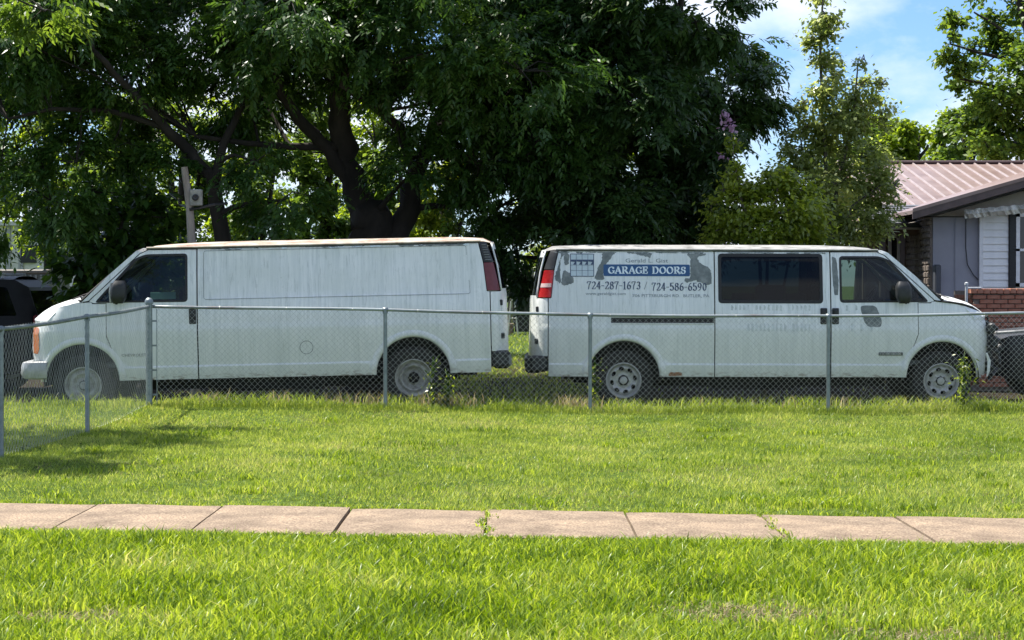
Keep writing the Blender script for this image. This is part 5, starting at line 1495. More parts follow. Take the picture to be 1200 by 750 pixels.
# 10. street tree outside the left edge whose low branches reach into the top left corner
Y10 = 21.5; gx = -8.3; base = (gx, Y10, gz(gx, Y10))
trunks = [([(gx, Y10, -.2), (gx + .1, Y10, 2.5), (gx, Y10, 4.2), (gx + .2, Y10 - .2, 6.5)], .2, .07), ([(gx + .1, Y10, 2.6), (-7.3, Y10 - .3, 3.7), (-6.0, Y10 - .4, 4.6)], .1, .03)]
blobs = [((-7.2, 21.2, 4.9), (1.0, 1.0, .7), 420), ((-6.1, 21.0, 4.9), (.8, .9, .45), 300), ((-8.6, 21.5, 6.3), (1.6, 1.5, 1.2), 600), ((-9.4, 21.2, 4.8), (1.1, 1.2, .8), 380), ((-5.45, 21.3, 5.0), (.4, .5, .22), 80), ((-5.1, 22.4, 4.55), (.30, .35, .3), 70), ((-7.0, 20.6, 6.6), (1.3, 1.3, .9), 420), ((-6.7, 18.2, 4.4), (1.0, .55, .5), 900), ((-5.9, 17.9, 4.2), (.7, .5, .4), 600)]
make_tree('street_tree', 'lit branches of a tree hanging into the top left corner', 'tree', base, trunks, blobs, 'frond', LEAF_MID, M['bark'], 10)
# ------------------------------------------------------------------ house at the right
def wx(px, Y): return (px - 600) / FPX * Y
def wz(py, Y): return CAMZ - (py - HORY) / FPX * Y
M['metal_roof'] = noisy('faded_brown_metal_roof', [(.19, .125, .11), (.25, .175, .155), (.31, .225, .205)], scale=1.8, rough=.38, metal=.25)
M['roof_rib'] = noisy('pale_roof_rib', [(.34, .27, .25), (.46, .38, .36)], scale=3, rough=.35, metal=.25)
M['fascia'] = noisy('brown_fascia', [(.07, .045, .045), (.12, .08, .075)], scale=5, rough=.5)
M['soffit'] = noisy('dusty_soffit', [(.25, .22, .19), (.34, .31, .27)], scale=5, rough=.8)
M['grey_wall'] = noisy('blue_grey_wall_paint', [(.26, .26, .30), (.33, .33, .375)], scale=2, rough=.8)
M['siding'] = noisy('white_lap_siding', [(.68, .68, .69), (.84, .84, .84)], scale=3, rough=.6)
M['shutter'] = plain('black_shutter', (.012, .013, .016), .5)
M['brick'] = noisy('red_brick', [(.24, .075, .045), (.36, .14, .085), (.44, .22, .15)], scale=3.5, rough=.85, bump=.3, coord='Object')
M['mortar'] = noisy('mortar', [(.17, .14, .12), (.26, .22, .19)], scale=14, rough=.95)
M['brown_wood'] = noisy('brown_stained_wood', [(.07, .04, .025), (.16, .10, .06)], scale=4, stretch=(1, 1, .2), rough=.75)
M['tan_wood'] = noisy('tan_wall_boards', [(.17, .11, .07), (.28, .20, .13)], scale=4, stretch=(1, 1, .25), rough=.8)
M['stone'] = noisy('mixed_wall_stone', [(.06, .045, .035), (.16, .13, .11), (.28, .25, .22)], scale=5, rough=.9)
M['shingle'] = noisy('grey_shingle', [(.06, .065, .08), (.12, .125, .15), (.19, .19, .21)], scale=7, rough=.95)
M['dark_glass'] = plain('dark_window_pane', (.02, .025, .03), .06)
M['white_trim'] = plain('white_trim', (.72, .72, .74), .5)

H = thing('brick_house', 'low house at right with brown ribbed metal roof, grey gable wall and white siding', 'house', (13, 36, gz(13, 36)))
hb = Vector(H.location)
def hp(mb, name, mat, parent=None, smooth=False, **k):
    o = mb.build(name, mat, None, smooth=smooth, **k)
    if parent is None: o.parent = H; o.location = -hb
    else: o.parent = parent
    return o
# main roof slope: from the ridge down towards the camera
Yr, Ye = 41.0, 35.2
zr = wz(191.5, Yr); ze = wz(247, Ye)
xl, xr_ = wx(1008, Yr), 24.0
mr = MB()
def rp(x, t, o=0): return (x, Yr + (Ye - Yr) * t, zr + (ze - zr) * t + o)
mr.grid([[rp(xl - .5, 0), rp(xr_, 0)], [rp(xl - .5, 1), rp(xr_, 1)]])
mr.grid([[rp(xl - .5, 0, -.06), rp(xr_, 0, -.06)], [rp(xl - .5, 1, -.06), rp(xr_, 1, -.06)]])
back = [(xl - .5, Yr, zr), (xr_, Yr, zr), (xr_, Yr + 5.4, ze), (xl - .5, Yr + 5.4, ze)]
mr.add(back, [(0, 1, 2, 3)])
roof = hp(mr, 'roof', M['metal_roof'])
k = 0; x = xl - .45; step = .245
ribm = None
while x < 17:
    if ribm is None:
        rb = MB(); rb.add([(-.022, 0, 0), (-.010, 0, .028), (.010, 0, .028), (.022, 0, 0), (-.022, Ye - Yr, ze - zr), (-.010, Ye - Yr, ze - zr + .028), (.010, Ye - Yr, ze - zr + .028), (.022, Ye - Yr, ze - zr)], [(0, 1, 5, 4), (1, 2, 6, 5), (2, 3, 7, 6), (4, 5, 6, 7), (0, 3, 2, 1)])
        o = rb.build('roof_rib', M['roof_rib'], roof); ribm = o.data
    else:
        o = bpy.data.objects.new('roof_rib', ribm); link(o, roof)
    o.location = (x, Yr, zr + .002); x += step
rc = MB(); rc.bbox(((xl - .5 + xr_) / 2, Yr, zr + .02), (xr_ - xl + .5, .28, .06), .02); hp(rc, 'ridge_cap', M['fascia'], roof)
# shingled lower porch roof at the left, under the metal roof
sh_ = thing('porch_roof_tmp', None, None) if False else None
ps = MB(); Ya, Yb = 35.3, 33.7
rows_ = 9
for i in range(rows_):
    t0, t1 = i / rows_, (i + 1) / rows_
    z0 = wz(240, Ya) + (wz(262, Yb) - wz(240, Ya)) * t0; z1 = wz(240, Ya) + (wz(262, Yb) - wz(240, Ya)) * t1
    y0 = Ya + (Yb - Ya) * t0; y1 = Ya + (Yb - Ya) * t1
    ps.add([(wx(1012, 34.5), y0, z0 + .0), (wx(1092, 34.5), y0, z0 + .0), (wx(1092, 34.5), y1, z1 + .012), (wx(1012, 34.5), y1, z1 + .012), (wx(1092, 34.5), y1, z1 - .01), (wx(1012, 34.5), y1, z1 - .01)], [(0, 1, 2, 3), (3, 2, 4, 5)])
o = hp(ps, 'shingle_course', M['shingle'], fix=False); o['kind'] = 'stuff'
fs_ = MB(); fs_.box(((wx(1012, 33.7) + wx(1092, 33.7)) / 2, 33.72, wz(264, 33.7) - .02), (wx(1092, 33.7) - wx(1012, 33.7) + .1, .05, .10)); hp(fs_, 'gutter', M['shutter'])
sf = MB(); sf.box(((wx(1012, 33.7) + wx(1092, 33.7)) / 2, 34.4, wz(268, 33.7)), (wx(1092, 33.7) - wx(1012, 33.7), 1.6, .03)); hp(sf, 'soffit', M['soffit'])
bm_ = MB(); bm_.box(((wx(1022, 34) + wx(1085, 34)) / 2, 33.95, wz(271, 34)), (wx(1085, 34) - wx(1022, 34), .12, .12)); hp(bm_, 'porch_beam', M['brown_wood'])
# recessed wall below with boards, window, door
Yw = 34.9; gzh = gz(8, Yw)
bw = MB(); bw.box(((wx(1012, Yw) + wx(1100, Yw)) / 2, Yw + .12, (gzh + 2.75) / 2), (wx(1100, Yw) - wx(1012, Yw), .1, 2.75 - gzh)); wallp = hp(bw, 'porch_wall', M['brown_wood'])
bd = None; x = wx(1022, Yw)
while x < wx(1038, Yw):
    mb = MB(); mb.bbox((0, 0, 0), (.155, .03, 2.2), .006) if bd is None else None
    if bd is None: o = mb.build('wall_board', M['tan_wood'], wallp); bd = o.data
    else: o = bpy.data.objects.new('wall_board', bd); link(o, wallp)
    o.location = (x, Yw + .05, gzh + 1.15); x += .165
wn_ = MB(); xw0, xw1 = wx(1041, Yw), wx(1054.5, Yw)
zt_, zb_ = wz(274, Yw), wz(335, Yw)
for a, b_, c, d in ((xw0, xw0 + .05, zb_, zt_), (xw1 - .05, xw1, zb_, zt_), (xw0, xw1, zt_ - .07, zt_), (xw0, xw1, zb_, zb_ + .07)):
    wn_.box(((a + b_) / 2, Yw + .02, (c + d) / 2), (b_ - a, .07, d - c))
wf_ = hp(wn_, 'window', M['white_trim'])
mb = MB(); mb.box(((xw0 + xw1) / 2, Yw + .045, (zt_ + zb_) / 2), (xw1 - xw0 - .1, .012, zt_ - zb_ - .14)); hp(mb, 'pane', M['dark_glass'], wf_)
for pxp, wd_ in ((1034, .09), (1057, .09)):
    mb = MB(); mb.bbox((wx(pxp, 34.0), 34.0, gzh + 1.2), (wd_, .1, 2.3), .01); hp(mb, 'porch_post', M['fascia'])
mb = MB(); mb.bbox((wx(1068, Yw), Yw + .04, gzh + 1.05), (.20, .05, 2.1), .01); mb.bbox((wx(1068, Yw), Yw + .01, gzh + 1.5), (.12, .04, .8), .01); mb.bbox((wx(1068, Yw), Yw + .01, gzh + .5), (.12, .04, .6), .01)
hp(mb, 'door', M['tan_wood'])
# stone return wall, stone by stone
rr = random.Random(9); sw_ = MB()
x0g = wx(1093, 33.0)
mb = MB(); mb.box((x0g + .02, 34.0, 1.4), (.12, 1.95, 2.65)); stw = hp(mb, 'stone_wall', M['mortar'])
zz = gzh + .05
smesh = []
for i in range(5):
    q = MB(); q.bbox((0, 0, 0), (rr.uniform(.11, .2), .07, rr.uniform(.07, .11)), .015); o_ = q.build('stone', M['stone'], None); smesh.append(o_.data); bpy.data.objects.remove(o_)
while zz < 2.7:
    yy_ = 33.1
    while yy_ < 34.9:
        o = bpy.data.objects.new('stone', rr.choice(smesh)); link(o, stw); o.location = (x0g - .045, yy_, zz); o.rotation_euler = (0, 0, PI / 2); yy_ += rr.uniform(.15, .2)
    zz += .105
# gable wing nearer the camera
Yg = 33.0; gg_ = gz(8, Yg)
x0g, x1g = wx(1093, Yg), 16.0
rake0 = (wx(1066, Yg), wz(251, Yg)); rake1x = wx(1200, Yg); slope = (wz(213, Yg) - rake0[1]) / (rake1x - rake0[0])
def rake(x): return rake0[1] + slope * (x - rake0[0])
apex = 12.2
gw = MB(); P = []
pts = [(x0g, gg_ - .2), (wx(1147, Yg), gg_ - .2), (wx(1147, Yg), wz(253, Yg)), (x0g, wz(253, Yg))]
gw.add([(x, Yg, z) for x, z in pts] + [(x, Yg + .12, z) for x, z in pts], [(0, 1, 2, 3), (4, 5, 6, 7), (0, 1, 5, 4), (3, 2, 6, 7), (0, 3, 7, 4)])
wl_o = hp(gw, 'grey_wall', M['grey_wall'])
up_ = MB(); pts = [(x0g - .2, wz(253.5, Yg)), (apex, wz(253.5, Yg)), (apex, rake(apex) - .1), (x0g - .2, rake(x0g - .2) - .1)]
up_.add([(x, Yg - .015, z) for x, z in pts] + [(x, Yg + .1, z) for x, z in pts], [(0, 1, 2, 3), (4, 5, 6, 7), (0, 1, 5, 4)])
hp(up_, 'gable_wall', M['soffit'])
# return wall of the wing and its roof plane running back
rfw = MB(); xa, xb = rake0[0] - .05, apex
rfw.add([(xa, Yg - .45, rake(xa) + .06), (xb, Yg - .45, rake(xb) + .06), (xb, 40, rake(xb) + .06), (xa, 40, rake(xa) + .06), (xa, Yg - .45, rake(xa)), (xb, Yg - .45, rake(xb)), (xb, 40, rake(xb)), (xa, 40, rake(xa))], [(0, 1, 2, 3), (4, 5, 6, 7), (0, 3, 7, 4), (0, 1, 5, 4)])
rfw.add([(xb, Yg - .45, rake(xb) + .06), (2 * xb - xa, Yg - .45, rake(xa) + .06), (2 * xb - xa, 40, rake(xa) + .06), (xb, 40, rake(xb) + .06)], [(0, 1, 2, 3)])
hp(rfw, 'wing_roof', M['metal_roof'])
fb = MB()
def slat(o, y, dz0, dz1, th=.03): fb.add([(xa, y, rake(xa) + dz0), (xb, y, rake(xb) + dz0), (xb, y, rake(xb) + dz1), (xa, y, rake(xa) + dz1), (xa, y + th, rake(xa) + dz0), (xb, y + th, rake(xb) + dz0), (xb, y + th, rake(xb) + dz1), (xa, y + th, rake(xa) + dz1)], [(0, 1, 2, 3), (4, 5, 6, 7), (0, 1, 5, 4), (3, 2, 6, 7), (0, 3, 7, 4)])
slat(fb, Yg - .48, -.085, .065); hp(fb, 'fascia', M['fascia'])
fb = MB(); slat(fb, Yg - .50, .03, .085, .02); hp(fb, 'drip_edge', M['metal_roof'])
fb = MB(); fb.add([(xa + .02, Yg - .45, rake(xa) - .13), (xb, Yg - .45, rake(xb) - .13), (xb, Yg, rake(xb) - .13), (xa + .02, Yg, rake(xa) - .13)], [(0, 1, 2, 3)]); hp(fb, 'rake_soffit', M['soffit'])
# band of trim with a cable drooping down the grey wall
cb_ = MB(); cb_.tube([(wx(1131, Yg), Yg - .03, wz(256, Yg)), (wx(1131, Yg), Yg - .03, wz(290, Yg)), (wx(1133, Yg), Yg - .03, wz(310, Yg)), (wx(1140, Yg), Yg - .03, wz(322, Yg)), (wx(1146, Yg), Yg - .03, wz(328, Yg))], .008, 5); hp(cb_, 'wall_cable', M['shutter'])
cb_ = MB(); cb_.tube([(wx(1119, Yg), Yg - .02, wz(256, Yg)), (wx(1119, Yg), Yg - .02, wz(350, Yg))], .007, 5); hp(cb_, 'wall_conduit', M['grey_wall'])
# lap siding bay, board by board
xs0, xs1 = wx(1147, Yg), wx(1180.5, Yg - .0)
Ysd = Yg - .10
bay = MB(); bay.box(((xs0 + 16) / 2, Yg + .03, 1.3), (16 - xs0, .1, 2.75)); hp(bay, 'siding_wall', M['siding'])
z = gg_ + .1; sbm = None
while z < wz(249, Yg):
    if sbm is None:
        q = MB(); L = xs1 - xs0; q.add([(0, -.030, 0), (L, -.030, 0), (L, -.006, .118), (0, -.006, .118), (0, 0, 0), (L, 0, 0)], [(0, 1, 2, 3), (0, 1, 5, 4)]); o = q.build('siding_board', M['siding'], None, fix=False); sbm = o.data; o.parent = H
    else:
        o = bpy.data.objects.new('siding_board', sbm); link(o, H)
    o.location = Vector((xs0, Yg - .022, z)) - hb; z += .115
cbd = MB(); cbd.box((xs0 + .02, Yg - .05, 1.35), (.06, .06, 2.6)); hp(cbd, 'corner_board', M['white_trim'])
# shutter and window to its right
q = MB(); q.bbox((wx(1185, Yg), Yg - .06, wz(293, Yg)), (.115, .04, 1.22), .008); shu = hp(q, 'shutter', M['shutter'])
q = MB()
for i in range(22): q.box((wx(1185, Yg), Yg - .085, wz(293, Yg) - .55 + i * .052), (.08, .012, .02))
o = hp(q, 'louvre', M['shutter'], shu); o['kind'] = 'stuff'
q = MB(); a, b_ = wx(1189, Yg), wx(1189, Yg) + 1.15; c, d = wz(250, Yg), wz(336, Yg)
for (p, r_, s_, t_) in ((a, a + .06, d, c), (b_ - .06, b_, d, c), (a, b_, c - .06, c), (a, b_, d, d + .06), (a, b_, (c + d) / 2 - .02, (c + d) / 2 + .02)): q.box(((p + r_) / 2, Yg - .06, (s_ + t_) / 2), (r_ - p, .06, t_ - s_))
for i in range(1, 4): q.box((a + (b_ - a) * i / 4, Yg - .055, (c + d) / 2), (.018, .03, c - d))
wf2 = hp(q, 'window', M['white_trim'])
q = MB(); q.box(((a + b_) / 2, Yg - .035, (c + d) / 2), (b_ - a - .1, .012, c - d - .1)); hp(q, 'pane', M['dark_glass'], wf2)
# crumpled aluminium awning valance under the rake
q = MB(); P = []
for i in range(28):
    t = i / 27; x = wx(1124, Yg) + (wx(1200, Yg) - wx(1124, Yg)) * t; z0 = wz(247 - 7 * t, Yg)
    P.append([(x, Yg - .34 + .02 * math.sin(i * 1.9), z0 + .01 * math.sin(i * 1.3)), (x, Yg - .39 + .03 * math.cos(i * 2.3 + i * i), z0 - .07), (x + .01, Yg - .36, z0 - .14 + .008 * math.sin(i * 2.1))])
q.grid(P); hp(q, 'awning_valance', noisy('pale_crumpled_aluminium', [(.38, .37, .33), (.66, .65, .58)], scale=6, rough=.45, metal=.3), smooth=False)
# utility box low on the wall
q = MB(); q.bbox((wx(1096.5, Yg), Yg - .10, wz(330, Yg)), (.10, .16, .55), .02); hp(q, 'meter_box', plain('dark_grey_box', (.06, .065, .08), .5))

# ------------------------------------------------------------------ brick planter wall, brick by brick
Yp = 30.0; gp = gz(7, Yp)
BW = thing('brick_wall', 'low red brick wall with a lit left end, below the white siding', 'wall', (wx(1140, Yp), Yp, gp))
bx0 = 0; bw0 = Vector(BW.location); ztop = wz(336, Yp) - gp
core = MB(); core.box((1.3, .12, ztop / 2 - .03), (2.55, .17, ztop - .06)); core.box((.12, .75, ztop / 2 - .03), (.17, 1.4, ztop - .06)); core.build('mortar_core', M['mortar'], BW)
bvar = []
for i in range(4):
    q = MB(); q.bbox((0, 0, 0), (.197 - .004 * (i % 2), .06, .058 - .002 * (i // 2)), .005); o_ = q.build('brick', M['brick'], None); bvar.append(o_.data); bpy.data.objects.remove(o_)
r9 = random.Random(3); zc_ = ztop - .15; row = 0; cnt = 0
while zc_ > .05:
    x = .10 + (.103 if row % 2 else 0)
    while x < 2.6:
        o = bpy.data.objects.new('brick', r9.choice(bvar)); link(o, BW); o.location = (x, .03 + r9.uniform(-.004, .004), zc_); x += .207; cnt += 1
    y = .12
    while y < 1.3:
        o = bpy.data.objects.new('brick', r9.choice(bvar)); link(o, BW); o.location = (.03 + r9.uniform(-.004, .004), y + (.1 if row % 2 else 0), zc_); o.rotation_euler = (0, 0, PI / 2); y += .207
    zc_ -= .068; row += 1
x = -.02
cm = None
while x < 2.6:
    if cm is None: q = MB(); q.bbox((0, 0, 0), (.088, .26, .075), .006); o = q.build('cap_brick', M['brick'], BW); cm = o.data
    else: o = bpy.data.objects.new('cap_brick', cm); link(o, BW)
    o.location = (x + .03, .10, ztop - .065 + r9.uniform(-.003, .003)); x += .096
# old white hand rail in front of the brick wall's left end
q = MB(); xq = wx(1132.5, 29.6); q.tube([(0, 0, 0), (0, 0, wz(334, 29.6) - gz(xq, 29.6))], .02, 8); q.lathe([(.03, wz(334, 29.6) - gz(xq, 29.6)), (.028, wz(334, 29.6) - gz(xq, 29.6) + .03), (.0005, wz(334, 29.6) - gz(xq, 29.6) + .045)], (0, 0, 0), 'Z', 8)
q.tube([(0, 0, wz(337.5, 29.6) - gz(xq, 29.6)), (.28, .3, wz(337.5, 29.6) - gz(xq, 29.6))], .014, 6)
o = q.build('rail_post', plain('pale_galvanised_post', (.5, .52, .53), .45), None, smooth=True, angle=40); o.location = (xq, 29.6, gz(xq, 29.6)); tag(o, 'short pale metal post with a rail running to the brick wall', 'post')

# ------------------------------------------------------------------ dark vehicles left and right
M['car_black'] = noisy('dusty_black_paint', [(.005, .005, .005), (.012, .012, .013)], scale=4, rough=.5, spec=.2)
M['car_dark'] = noisy('faded_dark_car_paint', [(.006, .006, .007), (.022, .022, .024)], scale=4, rough=.45)
M['car_grey'] = noisy('dusty_grey_paint', [(.20, .20, .20), (.34, .34, .33)], scale=4, rough=.45)
def car(name, label, cat, loc, dr, prof, top, wins, axles, wid, mat, L, yaw=0, seed=1, extra=None):
    """prof: side outline without the arches; u from nose 0 to tail L; top: roof/hood line for the centre skin"""
    root = thing(name, label, cat, loc, rot=(0, 0, yaw))
    belt = 1.0
    def wf(u, z):
        W = wid * float(np.interp(z, [.2, .5, .75, 1.0, 1.5, 1.9], [.95, 1.0, 1.0, .97, .84, .76]))
        t = max(0, (.45 - u) / .46); W *= (1 - min(.99, t) ** 3) ** (1 / 3) if t > 0 else 1
        t = max(0, (u - (L - .35)) / .36); W *= (1 - min(.99, t) ** 3) ** (1 / 3) if t > 0 else 1
        return W
    S = Shell(wf, dr)
    for side in (1, -1):
        body = S.panel('body_side', mat, root, prof, wins, side=side, d=.12, edge_d=.08)
        for wv in wins: S.panel('window_glass', M['glass_tint'], root, wv, side=side, off=-.012, thick=0)
        for ax in axles:
            c = (dr * ax, -side * (wid - .12), .34); q = MB(); q.lathe([(.19, .09), (.25, .11), (.31, .10), (.335, .06), (.335, -.08), (.2, -.1)], c, 'Y', 28, -side); q.build('tyre', M['rubber'], root, smooth=True, angle=40)
            q = MB(); q.lathe([(.195, .085), (.18, .05), (.12, .065), (.05, .07), (.0005, .075)], c, 'Y', 24, -side)
            for k in range(5): q.box((c[0] + .12 * math.cos(k * 1.257), c[1] - side * .075, c[2] + .12 * math.sin(k * 1.257)), (.16, .02, .035), M=Matrix.Rotation(-k * 1.257, 3, 'Y'))
            q.build('rim', M['wheel_silver'], root)
    q = MB(); P = []
    for u, z in top:
        we = wf(u, z); P.append([(dr * u, we * s_, z + .05 * (1 - abs(s_) ** 3)) for s_ in np.linspace(-1, 1, 13)])
    q.grid(P); q.build('roof_and_hood', mat, root, smooth=True, angle=50)
    q = MB(); q.box((dr * L / 2, 0, .5), (L - .9, wid * 1.7, .4)); q.build('underbody', M['under'], root)
    if extra: extra(root, dr, wf)
    return root
def arch_pts(ax, r=.40): return [(ax - r * math.cos(math.radians(a)), .30 + r * math.sin(math.radians(a))) for a in range(0, 181, 15)]
# black utility vehicle, tail towards the white van; seen at the left edge
def suv_prof(L=4.6):
    return [(.05, .45), (.05, .85), (.15, 1.0), (1.25, 1.1), (1.75, 1.60), (2.0, 1.66), (4.15, 1.66), (4.36, 1.55), (4.50, 1.10), (4.55, .95), (4.55, .45)] + \
           [(3.7 + .42, .30)] + arch_pts(3.7, .42)[::-1] + [(.85 + .42, .30)] + arch_pts(.85, .42)[::-1] + [(.3, .35)]
Ysu = 29.2; xsu = wx(50, Ysu) 
wins = [rounded([(1.55, 1.14), (1.95, 1.56), (2.75, 1.57), (2.75, 1.14)], .04), rounded([(2.85, 1.14), (2.85, 1.57), (3.55, 1.56), (3.55, 1.14)], .04), rounded([(3.66, 1.14), (3.66, 1.56), (4.05, 1.55), (4.22, 1.14)], .04)]
def suv_extra(root, dr, wf):
    q = MB(); q.grid([[(dr * u, wf(u, z) * s_, z) for s_ in np.linspace(-1, 1, 9)] for u, z in ((4.15, 1.66), (4.36, 1.55), (4.50, 1.10), (4.55, .95), (4.55, .45))]); q.build('tailgate', M['car_black'], root, smooth=True, angle=40)
    q = MB(); q.grid([[(dr * (u + .012), .72 * s_, z) for s_ in np.linspace(-1, 1, 5)] for u, z in ((4.37, 1.50), (4.48, 1.15))]); q.build('rear_glass', M['glass_tint'], root)
    for s_ in (1, -1):
        q = MB(); q.tube([(dr * 2.0, s_ * .60, 1.74), (dr * 4.0, s_ * .60, 1.74)], .018, 6)
        for u in (2.05, 3.0, 3.95): q.tube([(dr * u, s_ * .60, 1.66), (dr * u, s_ * .60, 1.74)], .014, 5)
        q.build('roof_rail', M['wheel_silver'], root)
        q = MB(); q.bbox((dr * 4.50, s_ * .78, 1.02), (.12, .12, .26), .02); q.build('tail_light', M['red_dull'], root)
    q = MB(); q.bbox((dr * 4.58, 0, .55), (.14, 1.6, .22), .03); q.build('bumper', M['black_plastic'], root)
S_loc = (wx(52, Ysu) - 4.62, Ysu + .9, gz(-6.5, 29.5) - .02)
car('utility_vehicle', 'black utility vehicle at the left edge, seen behind the side fence', 'car', S_loc, 1, suv_prof(), [(.05, .85), (.15, 1.0), (1.25, 1.1), (1.75, 1.60), (2.0, 1.66), (4.15, 1.66)], wins, (.85, 3.7), .92, M['car_black'], 4.58, extra=suv_extra)
# dark low car nose-to-nose with the lettered van, at the right edge
cprof = [(.03, .35), (.0, .60), (.06, .78), (.25, .86), (1.35, .97), (2.0, 1.38), (3.1, 1.40), (3.8, 1.05), (4.5, 1.0), (4.6, .85), (4.6, .40), (3.9, .30)] + arch_pts(3.5, .38)[::-1] + [(1.3, .30)] + arch_pts(.9, .38)[::-1] + [(.4, .30)]
cw_ = [rounded([(1.65, 1.02), (2.08, 1.32), (2.55, 1.33), (2.55, 1.02)], .04), rounded([(2.62, 1.02), (2.62, 1.33), (3.05, 1.32), (3.4, 1.04)], .04)]
def sedan_extra(root, dr, wf):
    q = MB(); q.grid([[(dr * (u + .25 * (s_ ** 2)), .80 * s_, z) for s_ in np.linspace(-1, 1, 11)] for u, z in ((.02, .36), (-.03, .50), (-.02, .62), (.05, .78), (.22, .88))]); q.build('nose', M['car_dark'], root, smooth=True, angle=45)
    q = MB(); q.bbox((dr * .02, 0, .62), (.06, .8, .12), .02); q.build('grille', M['black_plastic'], root)
    for s_ in (1, -1): q = MB(); q.bbox((dr * .16, s_ * .68, .70), (.16, .26, .11), .03); q.build('headlight', M['black_plastic'], root)
    q = MB(); q.tube([(dr * .10, -.80, .90), (dr * .3, -.86, .915), (dr * 1.3, -.86, 1.0)], .022, 6); q.tube([(dr * .1, .6, .9), (dr * .1, -.8, .9)], .02, 6); q.build('hood_edge', M['car_grey'], root)
Yc = 26.3
car('parked_car', 'low dark car at the right edge, nose against the stripped van front', 'car', (wx(1162, Yc), Yc + .9, gz(6.2, 26.5) + .05), 1, cprof, [(.0, .60), (.06, .78), (.25, .86), (1.35, .97), (2.0, 1.38), (3.1, 1.40), (3.8, 1.05), (4.5, 1.0), (4.6, .85)], cw_, (.9, 3.5), .88, M['car_dark'], 4.6, extra=sedan_extra)

# ------------------------------------------------------------------ behind on the left: pale building, grey trailer, pickup roof
Yb_ = 60
PB = thing('pale_building', 'pale flat building glimpsed under the leaves at far left', 'building', (-17, Yb_, gz(-17, Yb_)))
hbk = Vector(PB.location)
def pp(mb, name, mat, par=None):
    o = mb.build(name, mat, None); o.parent = par or PB
    if par is None: o.location = -hbk
    return o
pw = plain('cream_render', (.62, .62, .56), .85)
x0, x1 = wx(-120, Yb_), wx(73, Yb_)
q = MB(); q.box(((x0 + x1) / 2, Yb_ + 2, (wz(264, Yb_)) / 2 + .3), (x1 - x0, 4, wz(264, Yb_) - .6)); pp(q, 'wall', pw)
q = MB(); q.box(((x0 + x1) / 2, Yb_ + 2, wz(264, Yb_) + .05), (x1 - x0 + .4, 4.4, .12)); pp(q, 'roof', plain('pale_roof_edge', (.5, .5, .48), .7))
for px_ in (10, 25):
    q = MB(); q.box((wx(px_, Yb_), Yb_ - .02, wz(295, Yb_)), (.14, .06, 1.6)); pp(q, 'downpipe', plain('grey_pipe', (.35, .36, .36), .6))
q = MB(); q.box((wx(34, Yb_), Yb_ - .03, wz(298, Yb_)), (.45, .08, .5)); f_ = pp(q, 'window', M['shutter'])
# grey trailer
Yt = 37
T = thing('box_trailer', 'low grey box trailer with ribbed side behind the black utility vehicle', 'trailer', (wx(10, Yt), Yt, gz(wx(10, Yt), Yt)))
tb_ = Vector(T.location)
x0, x1 = wx(-90, Yt), wx(56.5, Yt); zt_, zb_ = wz(321, Yt), wz(352, Yt)
def tp(mb, name, mat):
    o = mb.build(name, mat, None); o.parent = T; o.location = -tb_; return o
q = MB(); q.box(((x0 + x1) / 2, Yt + .9, (zt_ + tb_.z + .3) / 2), (x1 - x0, 1.8, zt_ - tb_.z - .3)); tp(q, 'box', plain('grey_trailer_panel', (.20, .21, .20), .6))
q = MB(); q.bbox(((x0 + x1) / 2, Yt + .9, zt_ + .04), (x1 - x0 + .08, 1.9, .08), .02); tp(q, 'lid', plain('tan_trailer_lid', (.22, .19, .16), .6))
rbm = None; x = x0 + .05
while x < x1:
    if rbm is None: q = MB(); q.box((0, 0, 0), (.03, .03, zt_ - tb_.z - .32)); o = q.build('side_rib', plain('pale_rib', (.34, .35, .33), .6), T); rbm = o.data
    else: o = bpy.data.objects.new('side_rib', rbm); link(o, T)
    o.location = Vector((x, Yt - .01, (zt_ + tb_.z + .3) / 2)) - tb_; x += .095
for xw_ in (x0 + .8, x1 - .9):
    q = MB(); q.lathe([(.0005, .05), (.15, .06), (.2, .1), (.3, .09), (.32, 0), (.3, -.1)], (xw_, Yt + .12, tb_.z + .3), 'Y', 20, -1); tp(q, 'wheel', M['rubber'])
# teal pickup cab beyond
Yk = 46; kprof = [(.05, .45), (.0, .75), (.1, .95), (1.3, 1.08), (1.85, 1.62), (2.9, 1.64), (3.15, 1.15), (5.2, 1.12), (5.25, .5), (4.7, .35)] + arch_pts(4.2, .4)[::-1] + [(1.3, .33)] + arch_pts(.95, .4)[::-1] + [(.4, .35)]
kw = [rounded([(1.6, 1.14), (1.98, 1.56), (2.8, 1.57), (2.95, 1.14)], .04)]
car('pickup_truck', 'teal tinted pickup roof showing above the grey trailer at far left', 'truck', (wx(58, Yk) , Yk + .9, gz(-11, Yk) - .25), -1, kprof, [(.0, .75), (.1, .95), (1.3, 1.08), (1.85, 1.62), (2.9, 1.64), (3.15, 1.15), (5.2, 1.12)], kw, (.95, 4.2), .95, plain('dull_teal_paint', (.05, .10, .10), .4), 5.25)

